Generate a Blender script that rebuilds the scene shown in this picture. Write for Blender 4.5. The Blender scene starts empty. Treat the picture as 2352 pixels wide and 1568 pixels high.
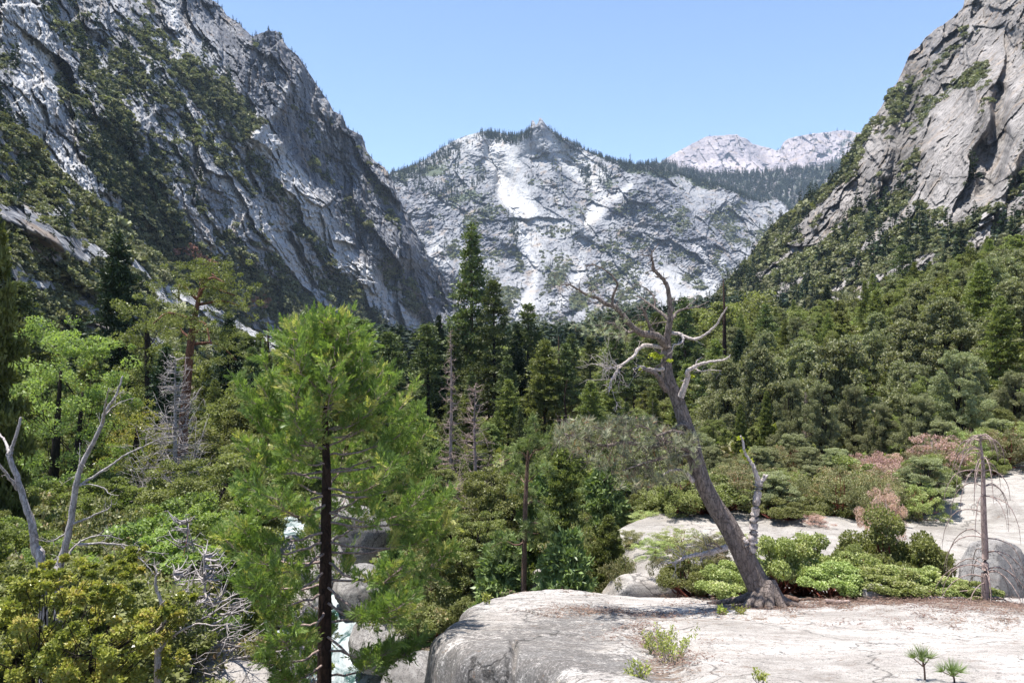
import bpy, math, random
import numpy as np
from mathutils import Vector, Matrix
rad = math.radians
S = bpy.context.scene
C = S.collection

# ------------------------------------------------------------------ camera
cam_d = bpy.data.cameras.new("camera")
cam = bpy.data.objects.new("camera", cam_d)
C.objects.link(cam)
cam.location = (0, 0, 0)
cam.rotation_euler = (rad(90), 0, 0)
cam_d.lens = 28.0
cam_d.sensor_width = 36.0
cam_d.clip_start = 0.1
cam_d.clip_end = 40000
S.camera = cam

# ------------------------------------------------------------------ light
TO_SUN = Vector((-0.22, 0.03, 0.95)).normalized()
sun_el = math.asin(TO_SUN.z)
world = bpy.data.worlds.new("World")
S.world = world
world.use_nodes = True
wt = world.node_tree
wt.nodes.clear()
sky = wt.nodes.new("ShaderNodeTexSky")
sky.sky_type = 'NISHITA'
sky.sun_disc = False
sky.sun_elevation = sun_el
sky.sun_rotation = math.atan2(TO_SUN.x, TO_SUN.y)
sky.altitude = 3200
sky.air_density = 1.0
sky.dust_density = 0.05
sky.ozone_density = 1.9
bgn = wt.nodes.new("ShaderNodeBackground")
bgn.inputs['Strength'].default_value = 0.108
wo = wt.nodes.new("ShaderNodeOutputWorld")
wt.links.new(sky.outputs[0], bgn.inputs[0])
wt.links.new(bgn.outputs[0], wo.inputs[0])
sl = bpy.data.lights.new("sun", 'SUN')
sl.energy = 4.4
sl.angle = rad(0.53)
sl.color = (1.0, 0.965, 0.91)
sun = bpy.data.objects.new("sun", sl)
C.objects.link(sun)
sun.rotation_euler = TO_SUN.to_track_quat('Z', 'Y').to_euler()
sun.location = (-30, 20, 90)

S.view_settings.view_transform = 'Standard'
S.view_settings.look = 'None'
S.view_settings.exposure = 1.38
S.view_settings.gamma = 1.0
S.view_settings.use_curve_mapping = False
S.render.engine = 'CYCLES'
S.cycles.max_bounces = 6
S.cycles.diffuse_bounces = 4
S.cycles.transmission_bounces = 4
S.cycles.volume_bounces = 0
S.cycles.transparent_max_bounces = 4
S.cycles.use_denoising = True
S.cycles.sample_clamp_indirect = 4
S.cycles.caustics_reflective = False
S.cycles.caustics_refractive = False

HAZE = 5e-5
# ------------------------------------------------------------------ view maths: photo frame 2352 x 1568
F = 2352 * 28.0 / 36.0
def W(px, py, d):
    return np.array([(px - 1176.0) / F * d, d, (784.0 - py) / F * d])

# ------------------------------------------------------------------ noise
def _h(ix, iy, iz, s):
    with np.errstate(over='ignore'):
        h = (ix.astype(np.uint32) * np.uint32(374761393) + iy.astype(np.uint32) * np.uint32(668265263)
             + iz.astype(np.uint32) * np.uint32(2147483647 & 1274126177) + np.uint32((s * 2654435761) & 0xffffffff))
        h = (h ^ (h >> np.uint32(13))) * np.uint32(1274126177)
        h = (h ^ (h >> np.uint32(15))) * np.uint32(2246822519)
        h = h ^ (h >> np.uint32(16))
    return h.astype(np.float64) / 4294967295.0

def vn(x, y, z=None, s=0):
    x = np.asarray(x, float); y = np.asarray(y, float)
    z = np.zeros_like(x) if z is None else np.asarray(z, float)
    fx, fy, fz = np.floor(x), np.floor(y), np.floor(z)
    ix, iy, iz = fx.astype(np.int64), fy.astype(np.int64), fz.astype(np.int64)
    tx, ty, tz = x - fx, y - fy, z - fz
    tx = tx*tx*tx*(tx*(tx*6-15)+10); ty = ty*ty*ty*(ty*(ty*6-15)+10); tz = tz*tz*tz*(tz*(tz*6-15)+10)
    r = 0
    for a in (0, 1):
        for b in (0, 1):
            for c in (0, 1):
                w = (tx if a else 1-tx) * (ty if b else 1-ty) * (tz if c else 1-tz)
                r = r + w * _h(ix+a, iy+b, iz+c, s)
    return r * 2 - 1

def fbm(x, y, z=None, o=5, s=0, gain=0.5, ridged=False):
    r = 0; a = 1.0; t = 0; k = 1.0
    for i in range(o):
        n = vn(x*k, y*k, None if z is None else z*k, s + i*17)
        if ridged: n = 1 - 2*np.abs(n)
        r = r + a*n; t += a; a *= gain; k *= 2.03
    return r / t

def facets(u, v, s=0, slope=1.0, off=0.6):
    """blocky plates: every jittered cell is a tilted plane"""
    iu, iv = np.floor(u).astype(np.int64), np.floor(v).astype(np.int64)
    best = np.full(u.shape, 1e9); val = np.zeros(u.shape)
    z = np.zeros_like(iu)
    for a in (-1, 0, 1):
        for b in (-1, 0, 1):
            cu, cv = iu + a, iv + b
            pu = cu + _h(cu, cv, z, s+1); pv = cv + _h(cu, cv, z, s+2)
            d = (u-pu)**2 + (v-pv)**2
            gx = _h(cu, cv, z, s+3)*2-1; gy = _h(cu, cv, z, s+4)*2-1; hh = _h(cu, cv, z, s+5)*2-1
            w = hh*off + slope*(gx*(u-pu) + gy*(v-pv))
            m = d < best
            best = np.where(m, d, best); val = np.where(m, w, val)
    return val

def sstep(a, b, x):
    t = np.clip((x - a) / (b - a), 0, 1)
    return t*t*(3-2*t)

def seg_dist(px, py, poly):
    """distance to polyline, and signed side (positive to the right when going down the picture)"""
    best = np.full(np.shape(px), 1e9); side = np.zeros(np.shape(px))
    for (x0, y0), (x1, y1) in zip(poly[:-1], poly[1:]):
        dx, dy = x1-x0, y1-y0
        L = dx*dx + dy*dy + 1e-9
        t = np.clip(((px-x0)*dx + (py-y0)*dy)/L, 0, 1)
        ex, ey = px-(x0+t*dx), py-(y0+t*dy)
        d = np.hypot(ex, ey)
        m = d < best
        sd = np.sign(-(dx*ey - dy*ex))
        best = np.where(m, d, best); side = np.where(m, sd, side)
    return best, side

def strokes(px, py, lst):
    r = np.zeros(np.shape(px))
    wx = px + 14*fbm(px/45, py/45, o=3, s=91); wy = py + 14*fbm(px/45, py/45, o=3, s=92)
    for poly, w, val in lst:
        d, _ = seg_dist(wx, wy, poly)
        r = r + val * (1 - sstep(w*0.35, w, d))
    return r

# ------------------------------------------------------------------ materials
def newmat(name):
    m = bpy.data.materials.new(name); m.use_nodes = True
    nt = m.node_tree; nt.nodes.clear()
    return m, nt
def N(nt, typ, **kw):
    n = nt.nodes.new(typ)
    for k, v in kw.items():
        if k.startswith('_'): setattr(n, k[1:], v)
        else:
            k = k.replace('~', ' ')
            n.inputs[k].default_value = v
    return n
def L(nt, a, b): nt.links.new(a, b)
def ramp(nt, fac, stops):
    r = nt.nodes.new('ShaderNodeValToRGB')
    e = r.color_ramp.elements
    while len(e) < len(stops): e.new(0.5)
    for i, (p, c) in enumerate(stops):
        e[i].position = p
        e[i].color = (c, c, c, 1) if not hasattr(c, '__len__') else (*c, 1)
    L(nt, fac, r.inputs[0])
    return r.outputs[0]
def mixc(nt, fac, a, b, mode='MIX'):
    m = nt.nodes.new('ShaderNodeMix'); m.data_type = 'RGBA'; m.blend_type = mode
    for sock, v in ((m.inputs['Factor'], fac), (m.inputs['A'], a), (m.inputs['B'], b)):
        if hasattr(v, 'links') or isinstance(v, bpy.types.NodeSocket): L(nt, v, sock)
        elif hasattr(v, '__len__'): sock.default_value = (*v, 1)
        elif sock.type == 'RGBA': sock.default_value = (v, v, v, 1)
        else: sock.default_value = v
    # the enum gives several A/B sockets; use the colour ones
    return m.outputs['Result']
def mix(nt, fac, a, b, mode='MIX'):
    m = nt.nodes.new('ShaderNodeMix'); m.data_type = 'RGBA'; m.blend_type = mode; m.clamp_factor = True
    ins = {'f': m.inputs[0], 'a': m.inputs[6], 'b': m.inputs[7]}
    for k, v in (('f', fac), ('a', a), ('b', b)):
        s = ins[k]
        if isinstance(v, bpy.types.NodeSocket): L(nt, v, s)
        elif k == 'f': s.default_value = v
        elif hasattr(v, '__len__'): s.default_value = (*v, 1)
        else: s.default_value = (v, v, v, 1)
    return m.outputs[2]
def math_(nt, op, a, b=0.0, c=None):
    m = nt.nodes.new('ShaderNodeMath'); m.operation = op
    for i, v in enumerate((a, b) if c is None else (a, b, c)):
        if isinstance(v, bpy.types.NodeSocket): L(nt, v, m.inputs[i])
        else: m.inputs[i].default_value = v
    return m.outputs[0]
def coords(nt, scale=(1, 1, 1), rot=(0, 0, 0), kind='Object'):
    t = nt.nodes.new('ShaderNodeTexCoord'); m = nt.nodes.new('ShaderNodeMapping')
    m.inputs['Scale'].default_value = scale; m.inputs['Rotation'].default_value = rot
    L(nt, t.outputs[kind], m.inputs[0]); return m.outputs[0]
def noise(nt, vec, scale, detail=5, rough=0.55, dist=0.0):
    n = N(nt, 'ShaderNodeTexNoise', Scale=scale, Detail=detail, Roughness=rough, Distortion=dist)
    L(nt, vec, n.inputs['Vector']); return n.outputs['Fac']
def voro(nt, vec, scale, feat='F1', rnd=1.0):
    n = nt.nodes.new('ShaderNodeTexVoronoi'); n.feature = feat
    n.inputs['Scale'].default_value = scale; n.inputs['Randomness'].default_value = rnd
    L(nt, vec, n.inputs['Vector']); return n
def attr(nt, name):
    a = nt.nodes.new('ShaderNodeAttribute'); a.attribute_name = name; return a
def finish(nt, col, rough=0.9, bump=None, strength=0.5, dist=0.05, spec=0.2):
    p = nt.nodes.new('ShaderNodeBsdfPrincipled')
    if isinstance(col, bpy.types.NodeSocket): L(nt, col, p.inputs['Base Color'])
    else: p.inputs['Base Color'].default_value = (*col, 1)
    if isinstance(rough, bpy.types.NodeSocket): L(nt, rough, p.inputs['Roughness'])
    else: p.inputs['Roughness'].default_value = rough
    p.inputs['Specular IOR Level'].default_value = spec
    if bump is not None:
        b = nt.nodes.new('ShaderNodeBump'); b.inputs['Strength'].default_value = strength
        b.inputs['Distance'].default_value = dist
        L(nt, bump, b.inputs['Height']); L(nt, b.outputs[0], p.inputs['Normal'])
    o = nt.nodes.new('ShaderNodeOutputMaterial'); L(nt, p.outputs[0], o.inputs[0])
    return p

def mountain_mat(name, dark, light, scale, streak_rot=(0, 0, 0), veg=(0.035, 0.045, 0.02), warm=(0.30, 0.22, 0.15), bk=0.07, nk=1.0, fk=1.0):
    m, nt = newmat(name)
    c = coords(nt, (scale,)*3)
    cs = coords(nt, (scale*6, scale*6, scale*0.7), streak_rot)
    pale = attr(nt, 'pale').outputs['Fac']
    n1 = noise(nt, c, 1.0, 10, 0.65, 0.3)
    n2 = noise(nt, cs, 1.0, 8, 0.65)
    f = math_(nt, 'ADD', math_(nt, 'MULTIPLY', math_(nt, 'SUBTRACT', n1, 0.5), 1.5*nk), math_(nt, 'MULTIPLY', math_(nt, 'SUBTRACT', n2, 0.5), 1.3*nk))
    n3 = noise(nt, coords(nt, (scale*15, scale*15, scale*7), streak_rot), 1.0, 7, 0.8)
    f = math_(nt, 'ADD', f, math_(nt, 'MULTIPLY', math_(nt, 'SUBTRACT', n3, 0.5), 1.9*fk))
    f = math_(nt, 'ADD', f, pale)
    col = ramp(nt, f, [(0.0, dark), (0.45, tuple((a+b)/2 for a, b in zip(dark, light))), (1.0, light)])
    # rusty water stains
    w = ramp(nt, noise(nt, cs, 0.45, 4, 0.5), [(0.55, 0), (0.72, 0.55)])
    col = mix(nt, w, col, warm)
    # dark joints
    vc = voro(nt, coords(nt, (scale*5, scale*5, scale*1.6), streak_rot), 1.0, 'DISTANCE_TO_EDGE')
    j = ramp(nt, vc.outputs['Distance'], [(0.0, 1-.65*nk), (0.045, 1.0)])
    col = mix(nt, 1.0, col, j, 'MULTIPLY')
    # low scrub on ledges
    g = attr(nt, 'veg').outputs['Fac']
    gm = ramp(nt, math_(nt, 'ADD', g, math_(nt, 'MULTIPLY', math_(nt, 'SUBTRACT', noise(nt, c, 9.0, 5, 0.6), 0.5), 1.8)), [(0.66, 0), (0.76, 1.0)])
    col = mix(nt, gm, col, veg)
    b = math_(nt, 'ADD', math_(nt, 'MULTIPLY', n1, 1.0), math_(nt, 'MULTIPLY', n2, 0.5))
    b = math_(nt, 'ADD', math_(nt, 'ADD', b, math_(nt, 'MULTIPLY', j, 0.12)), math_(nt, 'MULTIPLY', n3, 0.22))
    finish(nt, col, 0.9, b, 1.0, bk/scale, 0.15)
    return m

# ------------------------------------------------------------------ mesh building
def mesh_from(name, V, F4=None, F3=None, mat=None, attrs=None, smooth=False):
    V = np.ascontiguousarray(V, dtype=np.float32)
    parts = []; tot = []
    if F4 is not None and len(F4): parts.append(np.asarray(F4, np.int32).ravel()); tot.append(np.full(len(F4), 4, np.int32))
    if F3 is not None and len(F3): parts.append(np.asarray(F3, np.int32).ravel()); tot.append(np.full(len(F3), 3, np.int32))
    idx = np.concatenate(parts); tot = np.concatenate(tot)
    st = np.concatenate([[0], np.cumsum(tot)[:-1]]).astype(np.int32)
    me = bpy.data.meshes.new(name)
    me.vertices.add(len(V)); me.vertices.foreach_set('co', V.ravel())
    me.loops.add(len(idx)); me.loops.foreach_set('vertex_index', idx)
    me.polygons.add(len(tot)); me.polygons.foreach_set('loop_start', st); me.polygons.foreach_set('loop_total', tot)
    me.update(calc_edges=True)
    if smooth: me.polygons.foreach_set('use_smooth', np.ones(len(tot), bool))
    for k, a in (attrs or {}).items():
        at = me.attributes.new(k, 'FLOAT', 'POINT'); at.data.foreach_set('value', np.ascontiguousarray(a, dtype=np.float32))
    if mat: me.materials.append(mat)
    return me

def link(name, me, parent=None, loc=None):
    o = bpy.data.objects.new(name, me); C.objects.link(o)
    if parent is not None: o.parent = parent
    if loc is not None: o.location = loc
    return o
def tag(o, label=None, cat=None, group=None, kind=None):
    if label: o['label'] = label
    if cat: o['category'] = cat
    if group: o['group'] = group
    if kind: o['kind'] = kind
    return o
def empty(name, loc, label, cat, group=None):
    o = bpy.data.objects.new(name, None); C.objects.link(o); o.location = loc
    o.empty_display_size = 0.3
    return tag(o, label, cat, group)

def grid_faces(nr, nc):
    i = np.arange(nr-1)[:, None]*nc + np.arange(nc-1)[None, :]
    i = i.ravel()
    return np.stack([i, i+1, i+nc+1, i+nc], 1)

class Geo:
    def __init__(s): s.V = []; s.F4 = []; s.F3 = []; s.T = []; s.n = 0
    def add(s, V, F4=None, F3=None, tint=0.5):
        V = np.asarray(V, float)
        s.V.append(V)
        if F4 is not None: s.F4.append(np.asarray(F4) + s.n)
        if F3 is not None: s.F3.append(np.asarray(F3) + s.n)
        s.T.append(np.full(len(V), tint) if np.isscalar(tint) else np.asarray(tint, float))
        s.n += len(V)
    def mesh(s, name, mat, smooth=False):
        return mesh_from(name, np.concatenate(s.V), np.concatenate(s.F4) if s.F4 else None,
                         np.concatenate(s.F3) if s.F3 else None, mat, {'tint': np.concatenate(s.T)}, smooth)
    def obj(s, name, mat, parent=None, smooth=False):
        return link(name, s.mesh(name, mat, smooth), parent)

def smooth_path(P, n):
    """Catmull-Rom resample"""
    P = np.asarray(P, float)
    if len(P) < 3:
        t = np.linspace(0, 1, n)[:, None]; return P[0]*(1-t) + P[-1]*t
    Q = np.vstack([2*P[0]-P[1], P, 2*P[-1]-P[-2]])
    m = len(P)-1
    u = np.linspace(0, m, n); k = np.minimum(u.astype(int), m-1); t = (u-k)[:, None]
    a, b, c, d = Q[k], Q[k+1], Q[k+2], Q[k+3]
    return 0.5*((2*b) + (-a+c)*t + (2*a-5*b+4*c-d)*t**2 + (-a+3*b-3*c+d)*t**3)

def tube(geo, P, R, seg=6, tint=0.5, rough=0.0, seed=0, cap=True):
    P = np.asarray(P, float); n = len(P)
    R = np.interp(np.linspace(0, 1, n), np.linspace(0, 1, len(R)), R) if len(R) != n else np.asarray(R, float)
    T = np.gradient(P, axis=0); T /= np.linalg.norm(T, axis=1)[:, None] + 1e-9
    ref = np.array([0, 0, 1.0]) if abs(T[0, 2]) < 0.9 else np.array([0, 1.0, 0])
    A = np.cross(T, ref); A /= np.linalg.norm(A, axis=1)[:, None] + 1e-9
    B = np.cross(T, A)
    th = np.linspace(0, 2*math.pi, seg, endpoint=False)
    rr = R[:, None]*np.ones((1, seg))
    if rough:
        arc = np.concatenate([[0], np.cumsum(np.linalg.norm(np.diff(P, axis=0), axis=1))])
        rr = rr*(1 + rough*fbm(arc[:, None]*2.2/ max(R[0], .01)*.12 + np.zeros((1, seg)), np.cos(th)[None, :]*1.6 + np.zeros((n, 1)), np.sin(th)[None, :]*1.6 + np.zeros((n, 1)), 4, seed))
    V = P[:, None, :] + rr[..., None]*(np.cos(th)[None, :, None]*A[:, None, :] + np.sin(th)[None, :, None]*B[:, None, :])
    V = V.reshape(-1, 3)
    i = np.arange(n-1)[:, None]*seg; j = np.arange(seg)[None, :]
    F4 = np.stack([(i+j).ravel(), (i+(j+1) % seg).ravel(), (i+seg+(j+1) % seg).ravel(), (i+seg+j).ravel()], 1)
    V = np.vstack([V, P[-1] + T[-1]*R[-1]]); jj = np.arange(seg)
    F3 = np.stack([(n-1)*seg+jj, (n-1)*seg+(jj+1) % seg, np.full(seg, n*seg)], 1)
    geo.add(V, F4, F3, tint)

def unit(v):
    return v/(np.linalg.norm(v, axis=-1, keepdims=True) + 1e-9)
def leaves(geo, Cn, D, Ls, Ws, rng, tint, tri=False, fold=0.0, side=None):
    """leaf-shaped quads: base Cn, axis D (unit), length Ls, width Ws"""
    n = len(Cn)
    Ls = np.broadcast_to(Ls, (n,)); Ws = np.broadcast_to(Ws, (n,))
    if side is None: side = unit(np.cross(D, unit(rng.normal(size=(n, 3)))))
    if tri:
        V = np.stack([Cn - side*(Ws*.5)[:, None], Cn + side*(Ws*.5)[:, None], Cn + D*Ls[:, None]], 1).reshape(-1, 3)
        F = np.arange(n*3).reshape(n, 3); geo.add(V, None, F, np.repeat(tint, 3) if not np.isscalar(tint) else tint)
    else:
        mid = Cn + D*(Ls*.45)[:, None]
        V = np.stack([Cn, mid - side*(Ws*.5)[:, None], Cn + D*Ls[:, None], mid + side*(Ws*.5)[:, None]], 1).reshape(-1, 3)
        F = np.arange(n*4).reshape(n, 4); geo.add(V, F, None, np.repeat(tint, 4) if not np.isscalar(tint) else tint)

# instancing for uncountable stuff
def scatter(name, templates, P, scl, rng, label=None, cat=None, tilt=0.12):
    pool = bpy.data.collections.new(name + "_templates")
    for k, me in enumerate(templates):
        o = bpy.data.objects.new("%s_template" % name, me); pool.objects.link(o)
    n = len(P)
    me = bpy.data.meshes.new(name)
    me.vertices.add(n); me.vertices.foreach_set('co', np.asarray(P, np.float32).ravel())
    def at(nm, typ, arr, key='value'):
        a = me.attributes.new(nm, typ, 'POINT'); a.data.foreach_set(key, arr)
    scl = np.asarray(scl, np.float32)
    if scl.ndim == 1: scl = np.repeat(scl[:, None], 3, 1)
    at('iscale', 'FLOAT_VECTOR', scl.ravel(), 'vector')
    rot = np.stack([rng.normal(0, tilt, n), rng.normal(0, tilt, n), rng.uniform(0, 6.28, n)], 1).astype(np.float32)
    at('irot', 'FLOAT_VECTOR', rot.ravel(), 'vector')
    at('iidx', 'INT', rng.integers(0, len(templates), n).astype(np.int32))
    o = link(name, me)
    g = bpy.data.node_groups.new(name, 'GeometryNodeTree')
    g.interface.new_socket('Geometry', in_out='INPUT', socket_type='NodeSocketGeometry')
    g.interface.new_socket('Geometry', in_out='OUTPUT', socket_type='NodeSocketGeometry')
    gi = g.nodes.new('NodeGroupInput'); go = g.nodes.new('NodeGroupOutput')
    ci = g.nodes.new('GeometryNodeCollectionInfo'); ci.inputs['Collection'].default_value = pool
    ci.inputs['Separate Children'].default_value = True; ci.inputs['Reset Children'].default_value = True
    iop = g.nodes.new('GeometryNodeInstanceOnPoints'); iop.inputs['Pick Instance'].default_value = True
    def na(nm, dt):
        a = g.nodes.new('GeometryNodeInputNamedAttribute'); a.data_type = dt; a.inputs[0].default_value = nm
        return a.outputs[0]
    g.links.new(gi.outputs[0], iop.inputs['Points']); g.links.new(ci.outputs[0], iop.inputs['Instance'])
    g.links.new(na('iscale', 'FLOAT_VECTOR'), iop.inputs['Scale'])
    e2r = g.nodes.new('FunctionNodeEulerToRotation'); g.links.new(na('irot', 'FLOAT_VECTOR'), e2r.inputs[0])
    g.links.new(e2r.outputs[0], iop.inputs['Rotation'])
    g.links.new(na('iidx', 'INT'), iop.inputs['Instance Index'])
    g.links.new(iop.outputs[0], go.inputs[0])
    md = o.modifiers.new('scatter', 'NODES'); md.node_group = g
    return tag(o, label, cat, kind='stuff')
# ================================================================== TERRAIN
G0 = dict()
def relief(name, c0, c1, nc, nr, sky_line, bottom, depth_pts, disp, mat, pale, veg, jag=1.5, power=1.0, seed=0, back=1.35):
    """a mountain face: true depths from control points, then rock relief added along the depth"""
    us = np.linspace(c0, c1, nc)
    sx, sy = zip(*sky_line)
    top = np.interp(us, sx, sy)
    top = top + jag*(fbm(us/16, us*0, o=5, s=seed+5, gain=.65)) * 3.0 + jag*facets(us/9, us*0+.5, seed+7)*1.5
    bx, by = zip(*bottom); bot = np.interp(us, bx, by)
    v = np.linspace(0, 1, nr)[:, None]**power
    PX = us[None, :] + 0*v
    PY = bot[None, :]*(1-v) + top[None, :]*v
    D = depth_of(PX, PY, depth_pts)
    D = D*(1 + disp(PX, PY))
    X = (PX-1176)/F*D; Z = (784-PY)/F*D
    V = np.stack([X, D, Z], -1)
    # ground continues behind the ridge and falls away
    last = V[-1]; rows = [V]
    for k, (m, dz) in enumerate(((1.02, .012), (1.08, .06), (back, .35))):
        q = last.copy(); q[:, :2] *= m; q[:, 2] = last[:, 2]*1.0 - dz*last[:, 1]; rows.append(q[None])
    V = np.concatenate(rows)
    pl = pale(PX, PY); vg = veg(PX, PY)
    ex = lambda a: np.concatenate([a] + [a[-1:]]*3)
    me = mesh_from(name, V.reshape(-1, 3), grid_faces(nr+3, nc), None, mat, {'pale': ex(pl).ravel(), 'veg': ex(vg).ravel()})
    o = link(name, me); tag(o, kind='structure')
    return o, PX, PY, np.stack([X, D, Z], -1), vg

def depth_of(PX, PY, pts):
    P = np.array(pts, float)
    w = 0; r = 0
    # smooth kernel regression with linear correction in log depth
    A = np.stack([np.ones(len(P)), P[:, 0]/1000, P[:, 1]/1000], 1)
    y = np.log(P[:, 2])
    coef, *_ = np.linalg.lstsq(A, y, rcond=None)
    res = y - A@coef
    for (x, yy, _), q in zip(P, res):
        d2 = ((PX-x)**2 + (PY-yy)**2)/150.0**2
        k = 1/(d2+0.08)**1.5
        w = w + k; r = r + k*q
    return np.exp(coef[0] + coef[1]*PX/1000 + coef[2]*PY/1000 + r/w)

def rot_uv(px, py, ang, su, sv):
    c, s_ = math.cos(rad(ang)), math.sin(rad(ang))
    return (px*c + py*s_)/su, (-px*s_ + py*c)/sv

def blur_ridge(px, py, poly, wl, wr, amp):
    d, s_ = seg_dist(px, py, poly)
    return -amp*np.where(s_ > 0, np.exp(-(d/wr)**2), np.exp(-(d/wl)**2))

rngT = np.random.default_rng(5)
m_left = mountain_mat('left_granite', (0.095, 0.10, 0.118), (0.47, 0.465, 0.465), 0.03, (0, 0.5, 0))
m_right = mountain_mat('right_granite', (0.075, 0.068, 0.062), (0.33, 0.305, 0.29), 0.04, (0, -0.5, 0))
m_mid = mountain_mat('middle_granite', (0.085, 0.09, 0.11), (0.45, 0.445, 0.44), 0.012, (0, 0.3, 0), veg=(0.07, 0.085, 0.055), bk=0.020, nk=.6, fk=.6)
m_far = mountain_mat('far_granite', (0.17, 0.15, 0.16), (0.42, 0.37, 0.375), 0.006, (0, 0, 0), veg=(0.09, 0.10, 0.085), bk=0.025)

# ---- left mountain ------------------------------------------------
LS = [(-260, -420), (0, -330), (200, -200), (350, -110), (440, -40), (485, 0), (505, 12), (520, 35), (548, 52), (572, 78), (580, 86), (592, 78), (606, 74), (618, 70),
      (632, 72), (643, 76), (652, 96), (662, 112), (684, 126), (698, 150), (716, 178), (736, 205), (757, 236), (765, 255), (785, 264), (797, 292), (815, 305),
      (832, 312), (842, 345), (862, 372), (884, 386), (893, 402), (905, 420), (912, 452), (930, 478), (946, 512), (966, 552), (984, 590), (1000, 612),
      (1020, 632), (1040, 655), (1046, 690), (1060, 740), (1080, 800)]
LD = [(485, 0, 900), (300, -100, 800), (0, -300, 600), (650, 90, 960), (757, 240, 1030), (890, 400, 1120), (1040, 655, 1250), (1060, 760, 1200), (960, 760, 1060), (870, 700, 960), (800, 560, 960), (760, 420, 960),
      (640, 790, 640), (700, 680, 780), (600, 300, 780), (660, 200, 900), (400, 700, 470), (500, 560, 560), (400, 430, 520), (560, 440, 680), (300, 300, 480), (180, 430, 360), (0, 260, 300), (0, 0, 380),
      (100, 850, 300), (300, 850, 380), (-250, 0, 260), (-250, 700, 190), (250, 60, 560), (420, 200, 640), (900, 560, 1010)]
def left_disp(px, py):
    wx = px + 16*fbm(px/60, py/60, o=3, s=3); wy = py + 16*fbm(px/60, py/60, o=3, s=4)
    wall = sstep(0, 60, (wx-600) - (wy-310)*0.66) * sstep(-40, 60, 1e3-px+0*py)
    u, v = rot_uv(wx, wy, 58, 150, 52); f1 = facets(u, v, 11, 1.2, .7)
    u, v = rot_uv(wx, wy, 62, 62, 20); f2 = facets(u, v, 21, 1.3, .7)
    u, v = rot_uv(wx, wy, 55, 20, 8); f3 = facets(u, v, 31, 1.3, .7)
    r = 0.020*f1 + 0.012*f2*(1-.45*wall) + 0.0050*f3*(1-.55*wall)
    u, v = rot_uv(px, py, 90, 260, 17)
    r = r + wall*0.010*fbm(u*3, v, o=4, s=41, ridged=True)
    # buttresses and gullies read off the cliff
    for poly, wl, wr, amp in (
            ([(610, 72), (640, 150), (650, 190), (636, 250), (600, 320)], 36, 14, .030),
            ([(575, 90), (560, 180), (545, 260), (560, 330)], 40, 16, .022),
            ([(690, 130), (690, 200), (655, 280), (640, 330)], 30, 12, .020),
            ([(400, -60), (430, 60), (470, 180), (520, 250)], 50, 18, .025),
            ([(780, 270), (820, 380), (860, 480), (900, 600)], 40, 20, .020),
            ([(880, 390), (905, 500), (950, 600), (990, 690)], 26, 14, .018),
            ([(600, 320), (700, 450), (790, 560), (880, 700)], 40, 20, .022),
            ([(930, 560), (925, 620), (950, 680), (1000, 740)], 26, 14, .02),
            ([(430, 330), (520, 430), (620, 560), (700, 700)], 46, 22, .02),
            ([(120, -50), (140, 60), (210, 150), (260, 260)], 50, 20, .03)):
        r = r + blur_ridge(wx, wy, poly, wl, wr, amp)
    u, v = rot_uv(px, py, 65, 8, 3.5)
    return r - 0.003*fbm(px/6, py/6, o=3, s=51) + .0022*facets(u, v, 35, 1.3, .8)
def left_pale(px, py):
    p = strokes(px, py, [
        ([(20, -40), (70, 60), (100, 170), (90, 260)], 58, .62), ([(70, 200), (60, 300), (110, 350), (180, 440)], 56, .65),
        ([(0, 60), (70, 130), (90, 200)], 46, .25),
        ([(-40, 300), (60, 310), (130, 370), (200, 450), (260, 500)], 34, .45),
        ([(180, 440), (260, 520), (330, 600)], 16, .3),
        ([(600, 318), (640, 360), (700, 450), (740, 520), (800, 600), (870, 690), (960, 780)], 34, 1.25), ([(520, 420), (600, 520), (700, 650), (780, 740)], 16, .5),
        ([(655, 205), (640, 250), (615, 300), (600, 325)], 10, .5), ([(690, 150), (675, 200), (655, 210)], 10, .3), ([(590, 110), (600, 150), (625, 190), (650, 205)], 14, .25),
        ([(400, 20), (420, 110), (410, 150)], 12, .4), ([(392, 0), (400, 50)], 24, .25), ([(480, 240), (500, 330), (560, 400)], 22, .2),
        ([(400, 420), (460, 520), (500, 560)], 40, .25), ([(500, 400), (590, 470), (680, 580)], 34, .38), ([(350, 200), (400, 280), (420, 330)], 22, .25),
        ([(560, 480), (640, 560), (700, 640)], 24, .32), ([(800, 600), (860, 640), (960, 720)], 26, .3), ([(740, 420), (820, 560), (900, 640)], 20, .12)])
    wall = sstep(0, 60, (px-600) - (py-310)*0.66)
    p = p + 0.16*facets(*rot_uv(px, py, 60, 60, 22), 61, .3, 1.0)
    return 0.42 + p*0.95 - wall*0.36 + 0.10*sstep(0, 1, (py-400)/300)  # wall term: shade of the steep wall painted into the rock colour
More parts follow.
